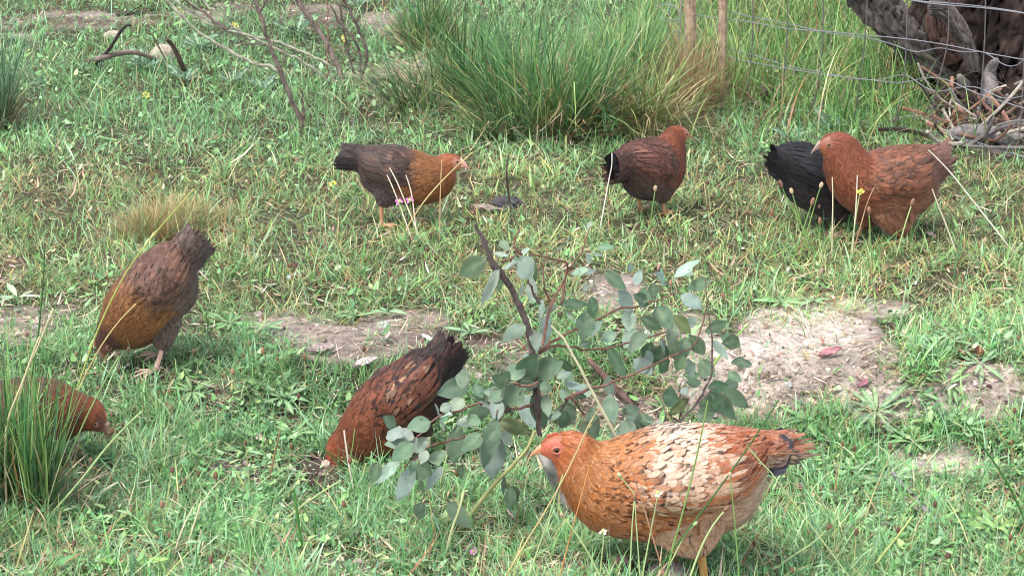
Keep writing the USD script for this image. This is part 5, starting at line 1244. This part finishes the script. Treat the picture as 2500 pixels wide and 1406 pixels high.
for a in [
    ("long straw-coloured grass stalk crossing in front of the front hen's neck", [(1277,1335),(1340,1232),(1400,1120),(1436,1040),(1456,1005)], 2.3, STR, "seed", None),
    ("thin straw stalk rising behind the front hen's eye past its crown", [(1362,1280),(1373,1150),(1392,1080),(1414,1009)], 1.8, STR, None, None),
    ("pale green stalk in front of the front hen's breast edge", [(1305,1364),(1340,1262),(1360,1200),(1374,1158)], 2.0, PGRN, None, None),
    ("reddish dry stalk slanting across the front hen's wing", [(1624,1412),(1590,1300),(1560,1200),(1536,1134)], 2.2, RED, None, None),
    ("tall green rush stalk crossing the front hen's back near the wing tip", [(1641,1345),(1680,1200),(1706,1090),(1728,978)], 2.6, GRN, None, None),
    ("long dark green stalk slanting over the front hen's rump and tail", [(1635,1352),(1720,1240),(1820,1100),(1901,975)], 2.4, DGRN, None, None),
    ("stalk with a white-ringed flower head in front of the front hen's belly", [(1577,1358),(1590,1290),(1600,1240),(1606,1202)], 2.2, PGRN, "white", None),
    ("lower of the two white-ringed flower heads, at the front hen's breast bottom", [(1470,1350),(1473,1322),(1472,1296)], 2.0, PGRN, "white", None),
    ("plantain stalk with a pinkish bud in front of the front hen's thigh feathers", [(1796,1300),(1792,1250),(1786,1200),(1783,1164)], 2.2, GRN, "bud", None),
    ("pale plantain stalk with a brown shaggy head below the front hen's rear", [(1684,1410),(1710,1340),(1742,1280),(1768,1248)], 3.2, PGRN, "brown", None),
    ("pale plantain stalk with a brown head beside the shaggy one", [(1678,1408),(1700,1330),(1735,1262),(1754,1224)], 3.2, PGRN, "brown", None),
    ("twin plantain stalk with a brown head before the front hen's breast", [(1540,1350),(1543,1290),(1549,1220)], 2.4, PGRN, "brown", None),
    ("short stalk with a round green head at the front hen's thigh", [(1654,1340),(1672,1305),(1693,1282)], 2.2, PGRN, "green", None),
    ("wavy stalk with a small bud on the front hen's shoulder", [(1552,1260),(1548,1205),(1530,1182),(1516,1164)], 2.0, PGRN, "green", None),
    ("thick pale green stalk with a bud leaning out below the front hen's breast", [(1468,1412),(1425,1330),(1390,1280),(1376,1262)], 3.0, PGRN, "bud", None),
    ("short orange stalk against the front hen's breast", [(1405,1262),(1422,1200),(1438,1142)], 1.8, lin(196, 140, 84), None, None),
    ("pale forked grass stalk at the front hen's tail base", [(1915,1196),(1880,1150),(1850,1120),(1832,1098)], 2.2, PGRN, "seed", None),
    ("pale yellow-green stalk right of the front hen's foot", [(1770,1412),(1800,1340),(1840,1255)], 3.2, PGRN, None, None),
    ("long pale plantain stalk leaning right with a brown spike at the bottom right", [(1856,1410),(1930,1360),(1990,1320),(2018,1292)], 3.0, PGRN, "brown", None),
    ("thick knotted yellow-green stalk leaning right at the bottom right corner", [(2116,1408),(2150,1360),(2190,1310),(2226,1262)], 3.6, lin(176, 184, 116), None, None),
    ("long dark green rush stalk slanting left at the right edge", [(2520,1312),(2460,1180),(2400,1090),(2358,1030)], 3.0, DGRN, None, None),
    ("reddish white dry stalk across the pecking hen's neck and down the grass", [(886,1328),(871,1240),(853,1140),(843,1075),(840,1050)], 3.0, lin(214, 200, 186), None, None),
    ("thin green stalk beside the reddish white one at the pecking hen", [(820,1275),(850,1150),(862,1080),(866,1045)], 2.0, GRN, None, None),
    ("dark green rush stalk passing before the pecking hen's beak", [(948,1278),(900,1215),(856,1168),(820,1125),(788,1092)], 2.2, DGRN, None, None),
    ("thin straw stalk below the pecking hen's belly", [(858,1274),(875,1200),(894,1130)], 2.0, STR, None, None),
    ("thick cut dark green rush stub in the grass below the pecking hen", [(739,1352),(728,1270),(717,1192)], 4.2, lin(74, 124, 54), None, None),
    ("second shorter dark green rush stub beside the thick one", [(768,1336),(769,1296),(770,1258)], 3.2, lin(74, 124, 54), None, None),
    ("brown ripe seed stalk standing left of the pecking hen", [(655,1180),(668,1120),(684,1050)], 3.2, lin(140, 120, 84), None, None),
    ("pale green stalk standing before the lower left gum leaves", [(1038,1340),(1070,1200),(1092,1110),(1110,1032)], 3.0, PGRN, None, None),
    ("arched pale green blade lying left of the rush stubs", [(664,1292),(730,1240),(790,1198),(832,1172)], 2.8, PGRN, None, None),
    ("knotted yellow-green weed stalk leaning under the gum branch", [(1120,1292),(1200,1190),(1258,1128),(1290,1090),(1304,1052)], 5.5, lin(172, 172, 116), None, None),
    ("pale knotted weed stalk below the gum branch's lower left leaves", [(1088,1350),(1104,1290),(1122,1240),(1132,1200)], 4.0, lin(188, 190, 138), "seed", None),
    ("pale dry branch-like stalk falling across the gum branch from upper left", [(1512,1080),(1470,1000),(1440,945),(1420,905),(1395,860),(1372,820),(1345,795)], 4.2, lin(190, 184, 150), None, 2.86),
    ("long yellow-green stalk arching past the striding brown hen's back", [(118,1110),(191,940),(232,822),(317,651),(400,545),(474,462)], 2.4, lin(168, 176, 96), None, None),
    ("straw stalk crossing the striding brown hen's golden neck", [(146,1070),(232,870),(290,785),(332,742)], 2.2, STR, None, None),
    ("pale straw stalk standing at the left before the bare patch", [(15,1232),(55,938),(95,840),(130,753)], 2.8, lin(206, 194, 156), None, None),
    ("dark green rush stalk with a brown seed tip at the left", [(62,1206),(75,940),(92,829),(109,607)], 2.4, DGRN, "seed", None),
    ("thick pale green rush stalk leaning right from the front left tussock", [(96,1276),(190,1180),(270,1080),(346,1004)], 3.2, lin(160, 182, 124), None, None),
    ("second pale rush stalk leaning right past the half hidden hen's beak", [(88,1262),(170,1110),(210,1020),(290,870)], 2.4, lin(150, 176, 112), None, None),
    ("pale dry rush stem standing at the front left edge", [(18,1260),(14,1060),(60,920),(96,822)], 3.2, lin(206, 190, 150), None, None),
    ("thick cream grass stalk lying in the lower left grass", [(452,1340),(470,1290),(492,1222)], 3.0, lin(206, 196, 160), None, None),
    ("cream stem in front of the dark brown hen's flank, left of three", [(975,500),(962,466),(945,428)], 2.0, lin(226, 214, 190), None, None),
    ("cream stem in front of the dark brown hen's flank, middle one of three", [(1012,548),(988,490),(968,442),(951,410)], 2.0, lin(226, 214, 190), None, None),
    ("cream stem in front of the dark brown hen's flank, right one of three", [(1014,545),(1005,475),(991,428)], 2.0, lin(226, 214, 190), None, None),
    ("straw stalk slanting up before the dark brown hen's breast and beak", [(1000,546),(1035,493),(1085,436),(1154,372)], 2.0, STR, None, None),
    ("upright reddish straw before the dark brown hen's neck", [(1074,540),(1075,479),(1079,390)], 1.8, lin(190, 160, 116), None, None),
    ("pink flower on a thin stem under the dark brown hen, right one", [(1010,552),(1004,520),(1001,488)], 1.8, GRN, "pink", None),
    ("pink flower on a thin stem under the dark brown hen, left one", [(986,552),(980,520),(975,492)], 1.8, GRN, "pink", None),
    ("plantain stalk with a tan bud in front of the reddish hen's legs", [(1590,530),(1595,495),(1599,466)], 1.9, GRN, "bud", None),
    ("pale forked dry stalk right of the reddish hen", [(1688,505),(1696,455),(1706,378)], 1.9, STR, None, None),
    ("white bent straw in front of the reddish hen's black tail", [(1488,432),(1494,400),(1494,374)], 1.9, lin(220, 214, 200), None, None),
    ("tan plantain bud before the black hen's breast, left of two tall ones", [(1948,520),(1940,492),(1934,472)], 1.9, GRN, "bud", None),
    ("tan plantain bud before the black hen's wing, right of two tall ones", [(1986,512),(1996,478),(2003,458)], 1.9, GRN, "bud", None),
    ("brown plantain bud left of the black hen's legs", [(1930,500),(1918,478),(1909,456)], 1.9, GRN, "brown", None),
    ("low brown bud in the grass below the black hen", [(1884,585),(1885,555),(1885,528)], 1.9, GRN, "brown", None),
    ("brown bud before the black hen's thigh", [(1966,545),(1975,518),(1981,500)], 1.9, GRN, "brown", None),
    ("brown bud before the black hen's foot, low in the grass", [(2000,592),(2002,565),(2002,548)], 1.9, GRN, "brown", None),
    ("bare pale stem between the black hen and the bright red hen", [(2032,560),(2033,500),(2032,433)], 2.0, lin(206, 196, 160), None, None),
    ("yellow flower on a tall stem before the bright red hen's breast", [(2078,618),(2088,540),(2100,468)], 2.0, PGRN, "yellow", None),
    ("white tall stem before the bright red hen's breast", [(2082,600),(2090,500),(2093,428)], 1.8, lin(220, 212, 190), None, None),
    ("rusty bent stem before the bright red hen's belly", [(2103,545),(2116,500),(2134,458)], 1.9, RED, None, None),
    ("brown plantain spike before the bright red hen's leg", [(2124,572),(2123,545),(2122,522)], 2.2, GRN, "brown", None),
    ("plantain stalk with brown head before the bright red hen's rear", [(2202,576),(2214,535),(2225,502)], 2.0, PGRN, "brown", None),
    ("white tipped straw across the bright red hen's tail", [(2372,486),(2312,412),(2267,367)], 2.2, lin(214, 208, 190), None, None),
    ("pale straw right of the bright red hen's rump", [(2308,545),(2290,500),(2276,462)], 2.0, lin(210, 200, 170), None, None),
    ("bright green sedge stem with knobbly flower clusters at the right of the gum branch", [(1716,925),(1760,866),(1818,800)], 3.2, lin(140, 176, 92), "green", None)]:
    k = next((h for w, h in (("behind the front hen's eye", 0), ("front hen's foot", 0), ("front hen", 1), ("pecking hen's neck", 2), ("at the pecking hen", 2), ("passing before the pecking hen's beak", 2), ("pecking hen's belly", 2), ("before the lower left gum", 2),
        ("striding brown hen's", 3), ("half hidden hen's beak", 4), ("dark brown hen", 5), ("reddish hen's", 6), ("black hen's foot", 0), ("below the black hen", 0), ("black hen", 8), ("bright red hen", 8)) if w in a[0]), 0)
    stalk(a[0], a[1], a[2] * 0.98, np.clip(a[3] * 0.8, 0, .8), a[4], y=a[5], before=k)


# ---------------------------------------------------------------- broad-leaved weeds
def rosette(label, px, py, rad, nleaf, col_, wid=0.22, name="plantain_rosette", cat="weed", seed=0, up=0.35, jag=False, tilt=0.25):
    r = np.random.default_rng(seed); B = at(np.array(float(px)), np.array(float(py))); d = np.linalg.norm(B - C0) / FPX; root = thing(name, label, cat, B)
    for k in range(nleaf):
        a = k * 2.4 + r.normal(0, .25); L = rad * d * r.uniform(0.65, 1.1); e = up * r.uniform(0.5, 1.4)
        x0 = np.array([math.cos(a), math.sin(a), 0]) * 0.06 * L; tip = np.array([math.cos(a) * L, math.sin(a) * L, 0])
        tip[2] = G(B[0] + tip[0], B[1] + tip[1]) - B[2] + L * e + 0.006
        v, f = leafsheet(x0 + [0, 0, 0.012], tip, [0, -tilt, 1], L * wid * r.uniform(.8, 1.2), fold=r.uniform(0.05, .2), droop=r.uniform(0.0, .3), nl=9, shape=r.uniform(1.0, 1.3), wave=0.008, seed=seed * 31 + k)
        if jag:                                                        # thistle leaf: toothed and crimped margin
            q = v.reshape(9, 5, 3); c = q[:, 2:3]; z = np.where(np.arange(9) % 2 == 0, 1.45, 0.45)[:, None, None]; q = c + (q - c) * z; q[:, [0, 4], 2] += 0.06 * L * r.random((9, 2)); v = q.reshape(-1, 3)
        c = np.clip(col_ * np.exp(r.normal(0, .14)) * (1 + r.normal(0, .05, 3)), 0.01, .8); cc = np.tile(c, (45, 1)); cc[2::5] = mixc(c, lin(190, 200, 150), .4)
        mesh(root, "leaf", v, f, "grass", cc)
    return root


PL, PL2, TH = lin(116, 146, 108, .85), lin(100, 136, 86, .85), lin(104, 136, 108, .6)
for k, (lb, x, y, rd, nl, c) in enumerate([
    ("plantain rosette below the big bare patch, right of the pink leaf", 2236, 852, 62, 11, PL), ("plantain rosette just under the round pebble at the right", 2392, 900, 66, 9, PL), ("broad plantain rosette at the lower end of the big bare patch", 2140, 1016, 78, 14, PL),
    ("plantain rosette left of the round pebble", 2322, 846, 60, 8, PL), ("small plantain rosette between the bare patches at the right", 2316, 950, 58, 8, PL2), ("plantain rosette in the lower right, above the grey twig", 2228, 1092, 70, 12, PL2),
    ("plantain rosette right of the grey twig's upper end", 2160, 1186, 66, 11, PL), ("plantain rosette at the far right above the dark rush stalk", 2356, 1056, 58, 7, PL), ("plantain rosette on the near lip of the big bare patch by the hen's tail", 1968, 1040, 70, 12, PL2),
    ("plantain rosette above the pecking hen's tail", 1148, 824, 60, 11, PL), ("plantain rosette on the bare strip right of the striding hen", 560, 802, 64, 12, PL2), ("plantain rosette at the right end of the striding hen's bare strip", 648, 812, 52, 10, PL),
    ("plantain rosette in the middle of the bare strip", 866, 784, 56, 10, PL2), ("plantain rosette just right of the middle one on the bare strip", 946, 774, 52, 9, PL), ("pale broad-leaved weed on the bare patch at the left edge", 44, 738, 66, 6, lin(150, 176, 140)),
    ("leafy rosette left of the pecking hen's head", 716, 1072, 74, 14, PL2), ("leafy rosette in the grass above the pecking hen's neck", 690, 984, 66, 12, PL), ("rosette at the lower edge of the dark soil left of the pecking hen", 598, 1120, 56, 9, PL2),
    ("rosette in the grass below the striding hen's feet", 470, 968, 60, 11, PL2), ("reddish rosette in the grass right of the half hidden hen", 288, 1130, 46, 9, lin(110, 132, 76)), ("rosette on the far side of the big bare patch", 1906, 752, 62, 12, PL2),
    ("second rosette on the far side of the big bare patch", 1986, 748, 52, 9, PL), ("broad green dock leaves at the bottom left", 330, 1396, 86, 5, lin(116, 156, 76)), ("yellow-green grassy weed at the bottom right corner", 2420, 1300, 86, 14, lin(136, 168, 96)),
    ("rosette in front of the gum branch's right foot", 1620, 1010, 50, 8, PL2), ("rosette under the gum branch on the bare soil", 1480, 860, 44, 7, PL), ("rosette beside the brown stick at the front hen's tail", 2076, 1160, 62, 10, PL)]):
    rosette(lb, x, y, rd, nl, c, seed=200 + k)
for k, (lb, x, y, rd, nl) in enumerate([
    ("blue-green thistle beside the fallen branch at the top left", 352, 176, 56, 9), ("blue-green thistle right of the dead stake", 452, 208, 54, 9), ("silvery thistle cluster between the bare shrubs' stems", 722, 96, 62, 12), ("grey-green thistle behind the arching bare branches", 490, 128, 58, 10),
    ("pale thistle at the top edge, left of the rush tussocks", 872, 26, 58, 7), ("pale blue-green thistle behind the black hen", 1922, 352, 58, 7), ("thistle behind the bright red hen's head, at the fence", 2026, 322, 50, 7), ("silver thistle at the left foot of the smallest rush tussock", 982, 62, 48, 8),
    ("thistle low in the grass below the bare shrub stem", 640, 228, 50, 9), ("thistle in the grass left of the bare shrub's foot", 566, 212, 48, 8)]):
    rosette(lb, x, y, rd * .85, nl + 4, TH, 0.30, "thistle", "thistle", 300 + k, 0.9, jag=True, tilt=.6)
for k, (lb, x, y) in enumerate([("yellow flower in the grass below the pale half buried rock", 357, 232), ("yellow flower at the top left behind the bare shrub", 577, 62), ("yellow flower in front of the rightmost bare shrub", 838, 96), ("tiny yellow flower left of the dark brown hen", 812, 448)]):
    stalk(lb, [(x, y + 16), (x, y + 6), (x, y)], 1.6, GRN, "yellow", name="yellow_flower", cat="flower")
for k, (lb, x, y) in enumerate([("pink flower in the grass under the gum branch at the bottom", 1156, 1344)]):
    stalk(lb, [(x, y + 26), (x, y + 10), (x, y)], 1.6, GRN, "pink", name="pink_flower", cat="flower")
